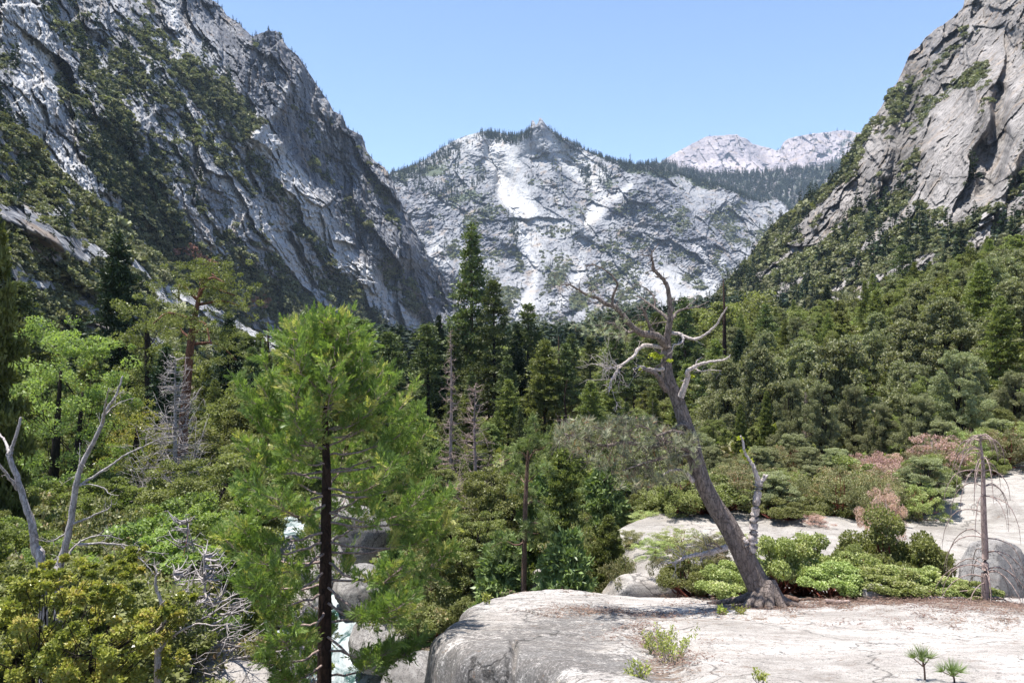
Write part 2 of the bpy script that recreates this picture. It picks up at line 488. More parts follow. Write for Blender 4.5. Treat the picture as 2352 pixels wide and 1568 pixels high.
def left_veg(px, py):
    wx = px + 20*fbm(px/60, py/60, o=3, s=71); wy = py + 20*fbm(px/60, py/60, o=3, s=72)
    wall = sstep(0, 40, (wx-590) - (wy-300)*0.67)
    u, v = rot_uv(wx, wy, 52, 150, 34)
    b = 0.50 + 1.15*fbm(u, v, o=4, s=73) + 0.75*fbm(px/13, py/13, o=3, s=74) + .12*sstep(300, 600, py+0*px) - .5*sstep(200, -100, py+0*px)*.5
    b = b + strokes(px, py, [([(160, 100), (250, 250), (260, 400)], 70, .25), ([(260, 320), (330, 450), (430, 640), (540, 760)], 80, .55), ([(480, 620), (560, 620), (680, 700), (760, 760)], 60, .5),
                             ([(430, 170), (560, 290), (600, 350)], 40, .45), ([(700, 520), (780, 640), (900, 770)], 30, .45), ([(900, 600), (960, 700)], 30, .3)])
    b = b - strokes(px, py, [([(20, -40), (70, 60), (90, 300), (180, 440)], 60, 1.1), ([(-40, 300), (60, 310), (130, 370), (200, 450)], 30, 1.2), ([(600, 318), (700, 450), (740, 520), (800, 600), (870, 690), (960, 780)], 34, 1.6), ([(520, 420), (600, 520), (700, 650), (780, 740)], 16, .9),
                             ([(500, 400), (590, 470), (690, 590)], 30, .7), ([(400, 420), (470, 540)], 34, .6), ([(400, 0), (500, 60)], 60, .5)])
    return np.clip(b - 0.85*wall*(1-.35*sstep(560, 700, py+0*px)), 0, 1)
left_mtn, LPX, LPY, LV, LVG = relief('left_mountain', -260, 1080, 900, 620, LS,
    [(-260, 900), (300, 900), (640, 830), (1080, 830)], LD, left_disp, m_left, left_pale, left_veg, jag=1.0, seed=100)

# ---- nearer brushy ridge at lower left ------------------------------
RS = [(-260, 120), (-60, 225), (0, 262), (40, 285), (70, 318), (100, 352), (130, 388), (160, 420), (195, 446), (250, 486), (300, 540), (340, 575), (400, 622), (450, 668), (500, 706), (560, 745), (640, 792), (700, 830)]
RD = [(0, 262, 250), (-260, 120, 180), (130, 388, 290), (250, 486, 320), (400, 622, 360), (560, 745, 410), (700, 830, 430), (0, 800, 130), (200, 860, 170), (400, 880, 210), (600, 890, 260), (-260, 860, 110), (100, 560, 190), (300, 700, 240)]
def ridge_disp(px, py):
    u, v = rot_uv(px, py, 42, 120, 44); f1 = facets(u, v, 111, 1.2, .7)
    u, v = rot_uv(px, py, 42, 44, 16); f2 = facets(u, v, 121, 1.3, .7)
    r = 0.030*f1 + .014*f2
    r = r - 0.05*(1-sstep(0, 26, seg_dist(px, py, [(-60, 470), (30, 505), (110, 545), (200, 600)])[0]))
    return r
def ridge_pale(px, py):
    return 0.34 + strokes(px, py, [([(380, 690), (450, 720), (560, 740), (640, 800)], 40, .25), ([(190, 560), (300, 610), (420, 690)], 14, .35), ([(60, 640), (110, 650)], 14, .4), ([(60, 390), (170, 470), (260, 540)], 8, .35),
                                   ([(200, 590), (230, 620)], 14, .3), ([(0, 480), (110, 540)], 30, -.2)]) + .12*fbm(px/30, py/30, o=4, s=5)
def ridge_veg(px, py):
    u, v = rot_uv(px, py, 40, 110, 30)
    b = 0.80 + .8*fbm(u, v, o=4, s=173) + .3*fbm(px/14, py/14, o=3, s=174)
    b = b - strokes(px, py, [([(370, 690), (450, 716), (560, 738), (640, 796)], 30, 1.6), ([(200, 570), (300, 610), (420, 690)], 12, 1.1), ([(-40, 470), (30, 500), (110, 540), (190, 590)], 26, 1.1), ([(60, 640), (110, 650)], 12, 1.2), ([(70, 400), (170, 475)], 7, 1.0)])
    return np.clip(b, 0, 1)
left_ridge, RPX, RPY, RV, RVG = relief('left_ridge_hill', -260, 700, 420, 330, RS,
    [(-260, 1000), (700, 930)], RD, ridge_disp, m_left, ridge_pale, ridge_veg, jag=1.0, seed=200)

# ---- right mountain -------------------------------------------------
GS = [(1560, 800), (1600, 745), (1650, 678), (1690, 632), (1740, 572), (1780, 520), (1800, 498), (1840, 470), (1880, 440), (1915, 415), (1930, 398), (1952, 352), (1975, 318), (1990, 290), (2000, 282),
      (2025, 244), (2040, 216), (2060, 190), (2078, 150), (2092, 118), (2110, 108), (2122, 92), (2150, 66), (2165, 58), (2190, 40), (2212, 18), (2216, 0), (2240, -20), (2352, -150), (2700, -420)]
GD = [(px, py, 120/(max((px-1176)/F - .9*(784-py)/F, .16))) for px, py in ((2352, 540), (2352, 300), (2352, 0), (2230, 0), (2120, 90), (2050, 210), (1985, 300), (1930, 400), (1800, 500), (1650, 680), (1600, 745), (2100, 400), (2000, 600), (2150, 560), (1850, 700), (2650, 100), (2650, 600), (2352, 800), (1800, 830))]
def right_disp(px, py):
    wx = px + 14*fbm(px/70, py/70, o=3, s=203); wy = py + 14*fbm(px/70, py/70, o=3, s=204)
    u, v = rot_uv(wx, wy, -58, 170, 80); f1 = facets(u, v, 211, 1.1, .8)
    u, v = rot_uv(wx, wy, -55, 60, 30); f2 = facets(u, v, 221, 1.3, .8)
    u, v = rot_uv(wx, wy, -50, 22, 12); f3 = facets(u, v, 231, 1.3, .8)
    smooth = strokes(px, py, [([(2300, 130), (2330, 260), (2300, 420)], 90, 1.0), ([(2190, 280), (2170, 400), (2130, 520)], 90, .9)])
    smooth = np.clip(smooth, 0, .62)
    r = 0.022*f1*(1-smooth) + 0.016*f2*(1-smooth) + 0.007*f3*(1-smooth)
    for poly, wl, wr, amp in (
            ([(2282, 212), (2270, 270), (2245, 330), (2235, 360)], 110, 10, .075),
            ([(2148, 330), (2115, 350)], 30, 8, .02),
            ([(2075, 150), (2060, 250), (2035, 330), (2030, 400)], 60, 16, .05),
            ([(2165, 100), (2155, 180), (2140, 250)], 60, 18, .045),
            ([(2240, 10), (2230, 60), (2200, 110)], 50, 14, .03),
            ([(1960, 380), (1930, 450), (1900, 500)], 50, 16, .035),
            ([(2345, 330), (2310, 400), (2290, 480)], 60, 14, .04),
            ([(1960, 560), (1930, 600), (1880, 640)], 40, 14, .02),
            ([(2090, 620), (2040, 660), (1960, 700)], 40, 14, .015)):
        r = r + blur_ridge(wx, wy, poly, wl, wr, amp)
    u, v = rot_uv(px, py, -52, 9, 5); r = r + .0026*facets(u, v, 239, 1.3, .8)*(1-.6*smooth)
    # deep recess beside the big dihedral
    r = r + 0.055*(1-sstep(8, 30, seg_dist(wx, wy, [(2300, 215), (2300, 290), (2285, 360), (2262, 430)])[0]))
    r = r + 0.04*(1-sstep(10, 60, seg_dist(wx, wy, [(2120, 130), (2110, 260), (2080, 400), (2010, 500)])[0]))
    return r
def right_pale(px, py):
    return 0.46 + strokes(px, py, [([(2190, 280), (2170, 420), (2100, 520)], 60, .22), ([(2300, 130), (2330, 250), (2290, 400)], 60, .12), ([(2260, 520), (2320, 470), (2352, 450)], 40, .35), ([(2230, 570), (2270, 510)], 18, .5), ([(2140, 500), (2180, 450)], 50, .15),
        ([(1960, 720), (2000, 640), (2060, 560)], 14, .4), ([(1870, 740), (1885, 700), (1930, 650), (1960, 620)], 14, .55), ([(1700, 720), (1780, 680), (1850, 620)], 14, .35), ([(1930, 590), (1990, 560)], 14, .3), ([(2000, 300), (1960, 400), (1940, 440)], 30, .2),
        ([(2110, 140), (2090, 300), (2060, 420)], 36, -.28), ([(2290, 230), (2280, 350)], 16, -.25), ([(2190, 70), (2150, 190)], 30, -.22)]) + 0.13*facets(*rot_uv(px, py, -55, 50, 30), 261, .3, 1.0)  # negative strokes paint shade into the clefts and recesses of the cliff
def right_veg(px, py):
    wx = px + 18*fbm(px/60, py/60, o=3, s=271); wy = py + 18*fbm(px/60, py/60, o=3, s=272)
    u, v = rot_uv(wx, wy, -40, 120, 30)
    b = 0.22 + 1.0*fbm(u, v, o=4, s=273) + .3*fbm(px/14, py/14, o=3, s=274) + .42*sstep(380, 640, py+0*px)
    b = b + strokes(px, py, [([(2352, 100), (2260, 160), (2200, 200)], 20, .55), ([(2230, 340), (2150, 390), (2060, 420)], 20, .0), ([(2200, 195), (2130, 250), (2090, 320)], 12, .4), ([(1990, 300), (1930, 400), (1820, 500), (1740, 580), (1650, 690)], 24, .6),
                             ([(2060, 470), (1980, 530), (1850, 600), (1740, 690)], 34, .5), ([(2352, 400), (2300, 480), (2240, 520)], 24, .6), ([(2060, 220), (2050, 280)], 14, .5), ([(2200, 540), (2080, 580), (1960, 640), (1760, 740)], 34, .6), ([(2170, 350), (2230, 300)], 12, .0)])
    b = b - strokes(px, py, [([(2190, 280), (2160, 430)], 66, 1.2), ([(2310, 120), (2330, 260), (2290, 420)], 60, 1.2), ([(2230, 570), (2270, 510), (2352, 460)], 18, 1.1), ([(1870, 740), (1885, 700), (1930, 650)], 10, 1.4), ([(1960, 720), (2010, 640)], 14, .8)])
    return np.clip(b, 0, 1)
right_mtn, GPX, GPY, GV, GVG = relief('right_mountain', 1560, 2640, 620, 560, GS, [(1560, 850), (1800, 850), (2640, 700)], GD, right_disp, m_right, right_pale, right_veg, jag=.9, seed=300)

# ---- middle mountain ---------------------------------------------------
MS = [(700, 470), (860, 412), (890, 400), (915, 392), (950, 382), (985, 362), (1010, 343), (1040, 325), (1060, 316), (1090, 306), (1110, 302), (1140, 304), (1165, 310), (1190, 312), (1205, 306), (1216, 296), (1220, 288), (1221, 277), (1226, 277), (1231, 287),
      (1236, 281), (1239, 270), (1244, 272), (1252, 284), (1262, 297), (1290, 314), (1320, 330), (1350, 347), (1390, 362), (1430, 374), (1470, 378), (1500, 380), (1530, 388), (1560, 400), (1600, 412), (1660, 430),
      (1700, 444), (1730, 458), (1750, 466), (1768, 460), (1785, 458), (1800, 466), (1812, 485), (1840, 500), (1900, 520)]
MD = [(890, 400, 2500), (1110, 302, 2700), (1240, 280, 2600), (1430, 370, 2650), (1600, 415, 2700), (1800, 470, 2700), (1240, 420, 2380), (1150, 430, 2500), (1330, 440, 2480), (1450, 450, 2350), (1000, 500, 2250), (1200, 600, 2080), (1400, 600, 2050), (1600, 600, 2150),
      (1750, 600, 2200), (1000, 700, 1900), (1200, 750, 1750), (1400, 780, 1650), (1600, 760, 1750), (1200, 840, 1600), (1500, 840, 1560), (1000, 840, 1700), (750, 600, 2300)]
def mid_disp(px, py):
    wx = px + 12*fbm(px/50, py/50, o=3, s=403); wy = py + 12*fbm(px/50, py/50, o=3, s=404)
    rough = mid_rough(px, py)
    u, v = rot_uv(wx, wy, 40, 90, 44); f1 = facets(u, v, 411, 1.2, .8)
    u, v = rot_uv(wx, wy, 20, 34, 18); f2 = facets(u, v, 421, 1.3, .8)
    u, v = rot_uv(wx, wy, -15, 14, 8); f3 = facets(u, v, 431, 1.3, .8)
    k = .10 + .75*rough
    u, v = rot_uv(wx, wy, 30, 210, 110)
    u2, v2 = rot_uv(px, py, -30, 6, 3); r = (0.012*f1 + 0.006*f2 + 0.0030*f3)*k + .0016*facets(u2, v2, 409, 1.3, .8)*(.3+rough) + .010*facets(u, v, 407, 1.1, .8)*(.4+.6*rough)
    for poly, wl, wr, amp in (
            ([(1108, 306), (1112, 350), (1128, 400), (1135, 450), (1165, 500), (1190, 530)], 50, 13, .028),
            ([(1238, 276), (1252, 330), (1266, 380), (1300, 440), (1330, 490)], 42, 12, .030),
            ([(1222, 290), (1190, 350), (1175, 390)], 20, 20, .012),
            ([(1490, 384), (1500, 410), (1530, 440), (1560, 500), (1600, 560)], 110, 30, .030),
            ([(1340, 520), (1400, 480), (1440, 460)], 20, 30, .018),
            ([(1180, 560), (1240, 600), (1290, 690)], 34, 20, .018),
            ([(1020, 400), (980, 460), (960, 540)], 34, 18, .018),
            ([(1690, 450), (1640, 520), (1660, 600)], 50, 20, .018),
            ([(1060, 560), (1100, 640), (1180, 700)], 40, 20, .016)):
        r = r + blur_ridge(wx, wy, poly, wl, wr, amp)
    # chutes are cut in
    for poly, w, a in CHUTES: r = r + a*.010*(1-sstep(0, w*1.6, seg_dist(wx, wy, poly)[0]))
    return r
CHUTES = [([(1130, 345), (1150, 420), (1175, 480), (1200, 545), (1225, 610), (1222, 660), (1190, 720)], 22, 1.0),
          ([(1262, 320), (1300, 370), (1350, 420), (1390, 450), (1352, 500), (1335, 560), (1330, 620), (1290, 690)], 18, 1.0),
          ([(1440, 420), (1390, 470), (1350, 510)], 16, .7), ([(1600, 560), (1622, 600), (1640, 650)], 16, .8),
          ([(1010, 560), (990, 590), (1030, 600)], 10, .3)]
def mid_rough(px, py):
    r = strokes(px, py, [([(1440, 440), (1500, 470), (1560, 540), (1600, 560)], 90, .8), ([(960, 470), (1060, 480), (1150, 520)], 80, .6), ([(930, 440), (980, 500)], 50, .4), ([(1360, 560), (1440, 560), (1470, 620)], 60, .5), ([(1280, 690), (1400, 660)], 60, .4),
                         ([(1000, 640), (1100, 720), (1300, 760)], 70, .35), ([(1650, 480), (1700, 540)], 70, .5), ([(1290, 420), (1330, 480)], 30, .4)])
    r = r - strokes(px, py, [([(1210, 330), (1180, 420), (1220, 480)], 40, .5), ([(1500, 640), (1580, 700)], 60, .5)])
    return np.clip(.35 + r + .25*fbm(px/50, py/50, o=3, s=441), 0, 1)
def mid_pale(px, py):
    p = .46 - .30*mid_rough(px, py) + strokes(px, py, [(p_, w*.85, .36) for p_, w, a in CHUTES])
    p = p + strokes(px, py, [([(1150, 350), (1180, 420), (1200, 480)], 46, .32), ([(1210, 480), (1230, 560)], 30, .25), ([(1290, 330), (1380, 420)], 28, .28), ([(1440, 640), (1560, 660), (1640, 700)], 60, .25), ([(1170, 700), (1280, 700)], 26, .3), ([(1000, 330), (1090, 330)], 26, .2)])
    return p + .10*facets(*rot_uv(px, py, 30, 30, 16), 461, .3, 1.0)
def mid_veg(px, py):
    b = 0.34 + 1.0*fbm(px/40, py/28, o=5, s=473) + .35*sstep(560, 800, py+0*px) + strokes(px, py, [([(900, 400), (985, 400), (1050, 370)], 28, .5), ([(1130, 310), (1200, 320)], 16, .8), ([(1160, 480), (1180, 540), (1200, 600)], 20, .4), ([(1350, 480), (1370, 440)], 14, .4), ([(1420, 380), (1560, 405), (1700, 450)], 10, .8), ([(1260, 300), (1340, 345), (1420, 375)], 7, .6),
                                    ([(1060, 600), (1160, 680)], 40, .25), ([(1300, 620), (1330, 700)], 30, .3), ([(1550, 560), (1600, 600)], 20, .25)])
    b = b - strokes(px, py, [(p_, w*1.2, .9) for p_, w, a in CHUTES]) - strokes(px, py, [([(1210, 330), (1170, 410), (1230, 500)], 40, .9)]) - .3*(1-mid_rough(px, py))
    return np.clip(b, 0, 1)
mid_mtn, MPX, MPY, MV, MVG = relief('middle_mountain', 700, 1900, 1000, 500, MS, [(700, 860), (1900, 860)], MD, mid_disp, m_mid, mid_pale, mid_veg, jag=.35, seed=400, back=1.2)

# ---- forested hill in front of the far peaks ---------------------------------
HS = [(1440, 395), (1500, 374), (1530, 374), (1580, 392), (1640, 400), (1700, 400), (1760, 396), (1830, 388), (1900, 380), (1960, 370), (2100, 350), (2400, 340)]
HD = [(1500, 372, 3300), (1700, 400, 3500), (1900, 380, 3600), (2300, 340, 3800), (1700, 520, 2900), (2000, 520, 2900), (1500, 520, 2850), (2300, 520, 3000)]
forest_hill, HPX, HPY, HV, HVG = relief('forest_hill', 1440, 2400, 260, 120, HS, [(1440, 560), (2400, 560)], HD,
    lambda x, y: .012*fbm(x/60, y/40, o=4, s=501), m_far, lambda x, y: .2 + .3*fbm(x/20, y/20, o=3, s=3), lambda x, y: np.clip(.75 + .4*fbm(x/30, y/20, o=3, s=4), 0, 1), jag=.3, seed=500, back=1.2)
# ---- far peaks ------------------------------------------------------------------
FS = [(1380, 420), (1480, 392), (1525, 368), (1560, 346), (1590, 330), (1612, 318), (1625, 313), (1650, 312), (1672, 310), (1692, 309), (1700, 314), (1716, 320), (1728, 330), (1745, 334), (1765, 338), (1782, 346), (1792, 342), (1800, 326), (1812, 318), (1830, 314), (1862, 308), (1900, 304), (1925, 300), (1945, 300), (1970, 304), (2000, 306), (2100, 300), (2400, 330)]
FD = [(1525, 368, 5400), (1650, 312, 6000), (1780, 345, 6300), (1900, 304, 5800), (2200, 300, 5600), (1550, 460, 4800), (1750, 440, 5000), (1950, 440, 4700), (2300, 450, 4700)]
def far_disp(px, py):
    u, v = rot_uv(px, py, 60, 50, 18)
    r = .007*facets(u, v, 601, 1.2, .8) + .0025*facets(px/10, py/8, 602, 1.3, .8)
    for poly, wl, wr, amp in (([(1690, 309), (1715, 345), (1740, 370)], 50, 16, .025), ([(1812, 316), (1800, 350), (1790, 380)], 20, 40, .02), ([(1640, 312), (1650, 350)], 30, 12, .012)):
        r = r + blur_ridge(px, py, poly, wl, wr, amp)
    return r
far_mtn, FPX, FPY, FV, FVG = relief('far_mountain', 1380, 2400, 560, 150, FS, [(1380, 480), (2400, 480)], FD, far_disp, m_far,
    lambda x, y: .38 + .3*fbm(x/30, y/20, o=3, s=7) + strokes(x, y, [([(1590, 385), (1660, 372), (1740, 385)], 14, .4), ([(1640, 360), (1660, 368)], 6, .5)]),
    lambda x, y: np.clip(.05 + .8*fbm(x/16, y/12, o=4, s=6) + .45*sstep(1790, 1990, x+0*y) + .2*sstep(340, 400, y+0*x)*sstep(1800, 1850, x+0*y), 0, 1), jag=.45, seed=600, back=1.2)
# ================================================================== valley ground
def seg_d_xy(x, y, poly): return seg_dist(x, y, poly)
RIVER = [(-4.5, 15), (-6.2, 20), (-7.2, 24), (-8.2, 28), (-9.2, 34), (-11.5, 41), (-18, 50), (-30, 66), (-46, 92)]
def crest_z(d):
    return np.interp(d, [0, 100, 140, 213, 314, 500, 900], [26, 19, 13, 2, -4, -9, -11])
def Gz(x, y):
    """height of the valley floor at (x, y)"""
    x = np.asarray(x, float); y = np.asarray(y, float)
    z = -9.2 - 2.8*sstep(40, 130, y) - 1.5*sstep(150, 900, y)
    # granite bench on the right
    edge = 1.6 + (y-18)*.30
    z = z + (-6.3 - z)*sstep(-1.2, 1.5, x-edge)*sstep(75, 48, y-.35*np.maximum(x-10, 0))
    # right slope up to the crest
    t = np.clip((x-24)/66.0, 0, 1)
    top = crest_z(y)
    hz = -6.3 + (top+6.3)*(t**1.15)
    z = np.where(x > 24, np.maximum(z, hz*sstep(0, 1, t*9+.0) + z*(1-sstep(0, 1, t*9))), z)
    z = z + np.where(x > 90, (x-90)*.30, 0)*np.clip(y/200, 0, 1)
    # left slope
    z = z + np.maximum(-x-24-.30*np.maximum(y, 0), 0)*.30
    d, _ = seg_d_xy(x, y, RIVER)
    z = z - 1.7*(1-sstep(2.3, 4.2, d))*sstep(140, 90, y)
    z = z + .35*fbm(x/5, y/5, o=4, s=801)*(1-.6*(x > 3))
    return z
ys = -14 + np.concatenate([np.linspace(0, 60, 150), np.geomspace(61, 9000, 170)])
aa = np.linspace(-1.25, 1.25, 300)
GX = aa[None, :]*(ys[:, None]+34); GY = ys[:, None] + 0*aa[None, :]
GZ = Gz(GX, GY)
GZ = np.where(GY > 1400, GZ - (GY-1400)*.02, GZ)
floor_m, nt = newmat('forest_floor')
c = coords(nt)
n1 = noise(nt, c, .35, 8, .65); n2 = noise(nt, c, 4.0, 6, .7)
col = ramp(nt, n1, [(.35, (.08, .062, .045)), (.5, (.14, .115, .085)), (.62, (.24, .21, .17)), (.75, (.32, .29, .25))])
col = mix(nt, ramp(nt, n2, [(.45, 0), (.7, .7)]), col, (.05, .055, .02))
finish(nt, col, .95, n2, .8, .15, .1)
ground = link('ground', mesh_from('ground', np.stack([GX, GY, GZ], -1).reshape(-1, 3), grid_faces(len(ys), len(aa)), None, floor_m, smooth=True))
tag(ground, kind='structure')

# ---- granite near the camera -----------------------------------------------------
def granite_near(name, lich=0.5, pale=(.455, .425, .395), dark=(.15, .14, .132), litter=False, brown=0.0):
    m, nt = newmat(name)
    c = coords(nt)
    g1 = noise(nt, c, 70, 3, .75)                       # crystals
    n0 = noise(nt, c, .55, 6, .6, .4)
    n1 = noise(nt, coords(nt, (1, 1.15, 1)), 7.5, 12, .80, .5)
    n2 = noise(nt, coords(nt, (1, 1.3, 1)), 21, 8, .8, .3)
    speck = ramp(nt, g1, [(.38, tuple(.50*v for v in pale)), (.47, pale), (.66, tuple(min(1, 1.18*v) for v in pale))])
    stain = ramp(nt, n0, [(.3, tuple(.78*v for v in pale)), (.55, (1, 1, 1))])
    col = mix(nt, .6, speck, stain, 'MULTIPLY')
    lf = math_(nt, 'SUBTRACT', math_(nt, 'ADD', n1, n2), .5)
    lf = math_(nt, 'ADD', lf, math_(nt, 'MULTIPLY', attr(nt, 'lichen').outputs['Fac'], .15))
    lf = math_(nt, 'ADD', lf, math_(nt, 'MULTIPLY', math_(nt, 'SUBTRACT', n0, .5), .14))
    lm = ramp(nt, lf, [(.615-.07*lich, 0), (.655-.07*lich, .92)])
    lc = ramp(nt, noise(nt, c, 32, 6, .75), [(.36, tuple(.45*v for v in dark)), (.55, dark), (.70, (.36, .34, .32))])
    col = mix(nt, lm, col, lc)
    yl = ramp(nt, noise(nt, c, 3.1, 6, .7), [(.66, 0), (.72, .35)])
    col = mix(nt, yl, col, (.34, .27, .12))
    wv = noise(nt, coords(nt, (.5, 1.4, .5), (0, 0, .35)), .9, 7, .65, 1.0)
    col = mix(nt, 1.0, col, ramp(nt, wv, [(.42, (1, 1, 1)), (.50, (.80, .78, .77)), (.56, (1, 1, 1)), (.70, (.90, .88, .86))]), 'MULTIPLY')
    vd = nt.nodes.new('ShaderNodeVectorMath'); vd.operation = 'ADD'; vn_ = N(nt, 'ShaderNodeTexNoise', Scale=1.6, Detail=6); L(nt, c, vn_.inputs['Vector']); L(nt, c, vd.inputs[0]); L(nt, vn_.outputs['Color'], vd.inputs[1])
    ck = ramp(nt, voro(nt, vd.outputs[0], .27, 'DISTANCE_TO_EDGE').outputs['Distance'], [(0.0, .35), (.007, 1)])
    col = mix(nt, 1.0, col, ck, 'MULTIPLY')
    # pine litter drifts
    br = attr(nt, 'litter').outputs['Fac']
    bf = math_(nt, 'ADD', math_(nt, 'MULTIPLY', br, .17), noise(nt, coords(nt, (.8, 1.6, 1), (0, 0, .25)), 5.5, 12, .78))
    bm = ramp(nt, bf, [(.575, 0), (.605, .92)])
    col = mix(nt, bm, col, ramp(nt, noise(nt, c, 45, 3, .7), [(.3, (.09, .065, .05)), (.7, (.24, .18, .14))]))
    b = math_(nt, 'ADD', math_(nt, 'MULTIPLY', n1, .6), math_(nt, 'MULTIPLY', g1, .12))
    b = math_(nt, 'ADD', math_(nt, 'SUBTRACT', b, math_(nt, 'MULTIPLY', lm, .05)), math_(nt, 'MULTIPLY', ck, .35))
    finish(nt, col, .9, b, .7, .06, .2)
    return m
m_slab = granite_near('slab_granite', .5)
m_bench = granite_near('bench_granite', .15, pale=(.36, .335, .305))
m_boulder = granite_near('boulder_granite', .85, pale=(.30, .285, .27), dark=(.12, .115, .11))
m_boulder_pale = granite_near('pale_boulder_granite', .25, pale=(.40, .37, .34))

def poly_sdf(x, y, poly):
    """positive inside"""
    d = np.full(x.shape, 1e9); inside = np.zeros(x.shape, bool)
    n = len(poly)
    for i in range(n):
        (x0, y0), (x1, y1) = poly[i], poly[(i+1) % n]
        dx, dy = x1-x0, y1-y0
        t = np.clip(((x-x0)*dx+(y-y0)*dy)/(dx*dx+dy*dy+1e-12), 0, 1)
        d = np.minimum(d, np.hypot(x-x0-t*dx, y-y0-t*dy))
        c = ((y0 > y) != (y1 > y)) & (x < (x1-x0)*(y-y0)/(y1-y0+1e-12)+x0)
        inside ^= c
    return np.where(inside, d, -d)
def roundoff(s, r, steep):
    return np.where(s > r, 0, np.where(s > 0, -(r - np.sqrt(np.maximum(r*r-(r-s)**2, 0))), -r + s*steep))
# front slab, top plane falls away from the camera
def plane_z(y): return -3.0 - .223*(y-7)
SLAB = [(-.62, 8.7), (.05, 8.25), (.35, 7.9), (.5, 6.2), (.9, 2.0), (1.2, -6), (30, -6), (30, 17.5), (16, 17.0), (11.5, 15.2), (8.6, 15.9), (6.2, 16.6), (4.6, 16.4), (3.4, 15.7), (2.6, 15.6), (1.6, 16.4), (.7, 16.9), (.05, 16.2), (-.45, 14.6), (-.85, 13.0), (-.78, 12.1), (-1.0, 11.1), (-1.05, 10.4), (-.98, 9.6)]
def slab_z(x, y, raw=False):
    s = poly_sdf(x + .10*fbm(x*1.3, y*1.3, o=3, s=811), y + .10*fbm(x*1.3, y*1.3, o=3, s=812), SLAB)
    z = plane_z(y) + roundoff(s, .30, 6.0)
    z = z + .09*fbm(x/2.6, y/2.6, o=3, s=813) + .028*fbm(x*2.2, y*2.2, o=5, s=814, gain=.6)
    # joint across the block
    z = z - .12*(1-sstep(.0, .05, seg_d_xy(x, y, [(.02, 8.0), (.04, 9.0), (.0, 9.4)])[0]))
    z = z - .10*(1-sstep(.0, .10, seg_d_xy(x, y, [(-.95, 12.2), (-.3, 12.5), (.2, 12.3), (.6, 11.6)])[0]))
    z = z + .10*sstep(0, .3, (x-1.3)-(11.0-y)*.15)*sstep(12.2, 11, y)*0
    # shallow trough where the plants grow
    z = z - .10*(1-sstep(.05, .45, seg_d_xy(x, y, [(1.75, 9.9), (1.72, 9.0), (1.5, 8.0), (1.55, 7.0)])[0]))
    z = z + .22*sstep(1.0, 6.0, x)*0 - .012*np.maximum(x-7, 0)**1.3
    return z
gx = np.concatenate([np.linspace(-2.6, 6, 300), np.linspace(6.05, 14, 120), np.linspace(14.2, 30, 40)])
gy = np.concatenate([np.linspace(-6, 5.5, 40), np.linspace(5.6, 18.2, 420)])
SX, SY = np.meshgrid(gx, gy)
SZ = np.maximum(slab_z(SX, SY), -10.5)
lich = strokes((SX-0)*100, SY*100, [([(20, 900), (60, 1050), (140, 1150), (160, 1250)], 110, .75), ([(-80, 1000), (-90, 1300)], 60, .5), ([(-60, 860), (120, 800)], 60, 1.0)])
gyy, gxx = np.gradient(SZ); slope_ = np.hypot(gyy/np.gradient(gy)[:, None], gxx/np.gradient(gx)[None, :])
lich = np.clip(lich + .9*sstep(.5, 1.3, slope_) + .35*sstep(2.2, .8, SX), 0, 1.3)
lit = strokes(SX*100, SY*100, [([(640, 1330), (800, 1290), (1000, 1270), (1400, 1300)], 75, .55), ([(800, 1180), (1000, 1120), (1300, 1150)], 110, .28), ([(600, 1380), (440, 1400)], 25, .5), ([(170, 1150), (230, 1130), (420, 1200)], 28, .45), ([(160, 1000), (175, 900), (150, 780), (160, 650)], 30, .6), ([(330, 1090), (700, 1000)], 120, .10)])
lit = lit - .10
slab = link('granite_slab', mesh_from('granite_slab', np.stack([SX, SY, SZ], -1).reshape(-1, 3), grid_faces(len(gy), len(gx)), None, m_slab, {'lichen': lich.ravel(), 'litter': lit.ravel()}, smooth=True))
tag(slab, kind='structure')

# bench beyond the slab
BENCH = [(2.2, 15), (2.0, 18), (3.2, 19.2), (3.0, 21.5), (2.7, 24), (4.5, 27), (7, 27.5), (9.0, 26.2), (12, 27), (15, 31), (19, 36), (22, 42), (40, 46), (60, 40), (60, 8), (10, 10)]
def bench_z(x, y):
    s = poly_sdf(x + .3*fbm(x*.5, y*.5, o=3, s=821), y + .3*fbm(x*.5, y*.5, o=3, s=822), BENCH)
    z = -6.05 + roundoff(s, .5, 2.5) + .13*fbm(x/5, y/5, o=3, s=823) + .05*fbm(x*1.2, y*1.2, o=4, s=824)
    # low ledge facing the camera at the path
    z = z + .38*sstep(0, .45, (y-19.0)-.35*np.sin(x*1.1)-.25*(x-3))*sstep(13, 9, x)
    z = z + .04*np.maximum(x-14, 0) * sstep(24, 34, y)
    z = z + .40*sstep(0, 1.0, (y-27)+.2*(x-16)+.7*fbm(x/3, y/3, o=3, s=826))*sstep(13, 17, x)
    return z
BX, BY = np.meshgrid(np.linspace(1, 45, 340), np.linspace(10, 46, 300))
BZ = np.maximum(bench_z(BX, BY), -11)
lit = strokes(BX*100, BY*100, [([(330, 1850), (380, 1800)], 60, .7), ([(500, 2720), (900, 2650), (1200, 2750)], 80, .5), ([(1200, 1500), (1600, 1550)], 60, .3), ([(1400, 3000), (1900, 3300), (2400, 3600)], 150, .35)]) - .15
bench = link('granite_bench', mesh_from('granite_bench', np.stack([BX, BY, BZ], -1).reshape(-1, 3), grid_faces(300, 340), None, m_bench, {'lichen': lit.ravel()*0, 'litter': lit.ravel()}, smooth=True))
tag(bench, kind='structure')

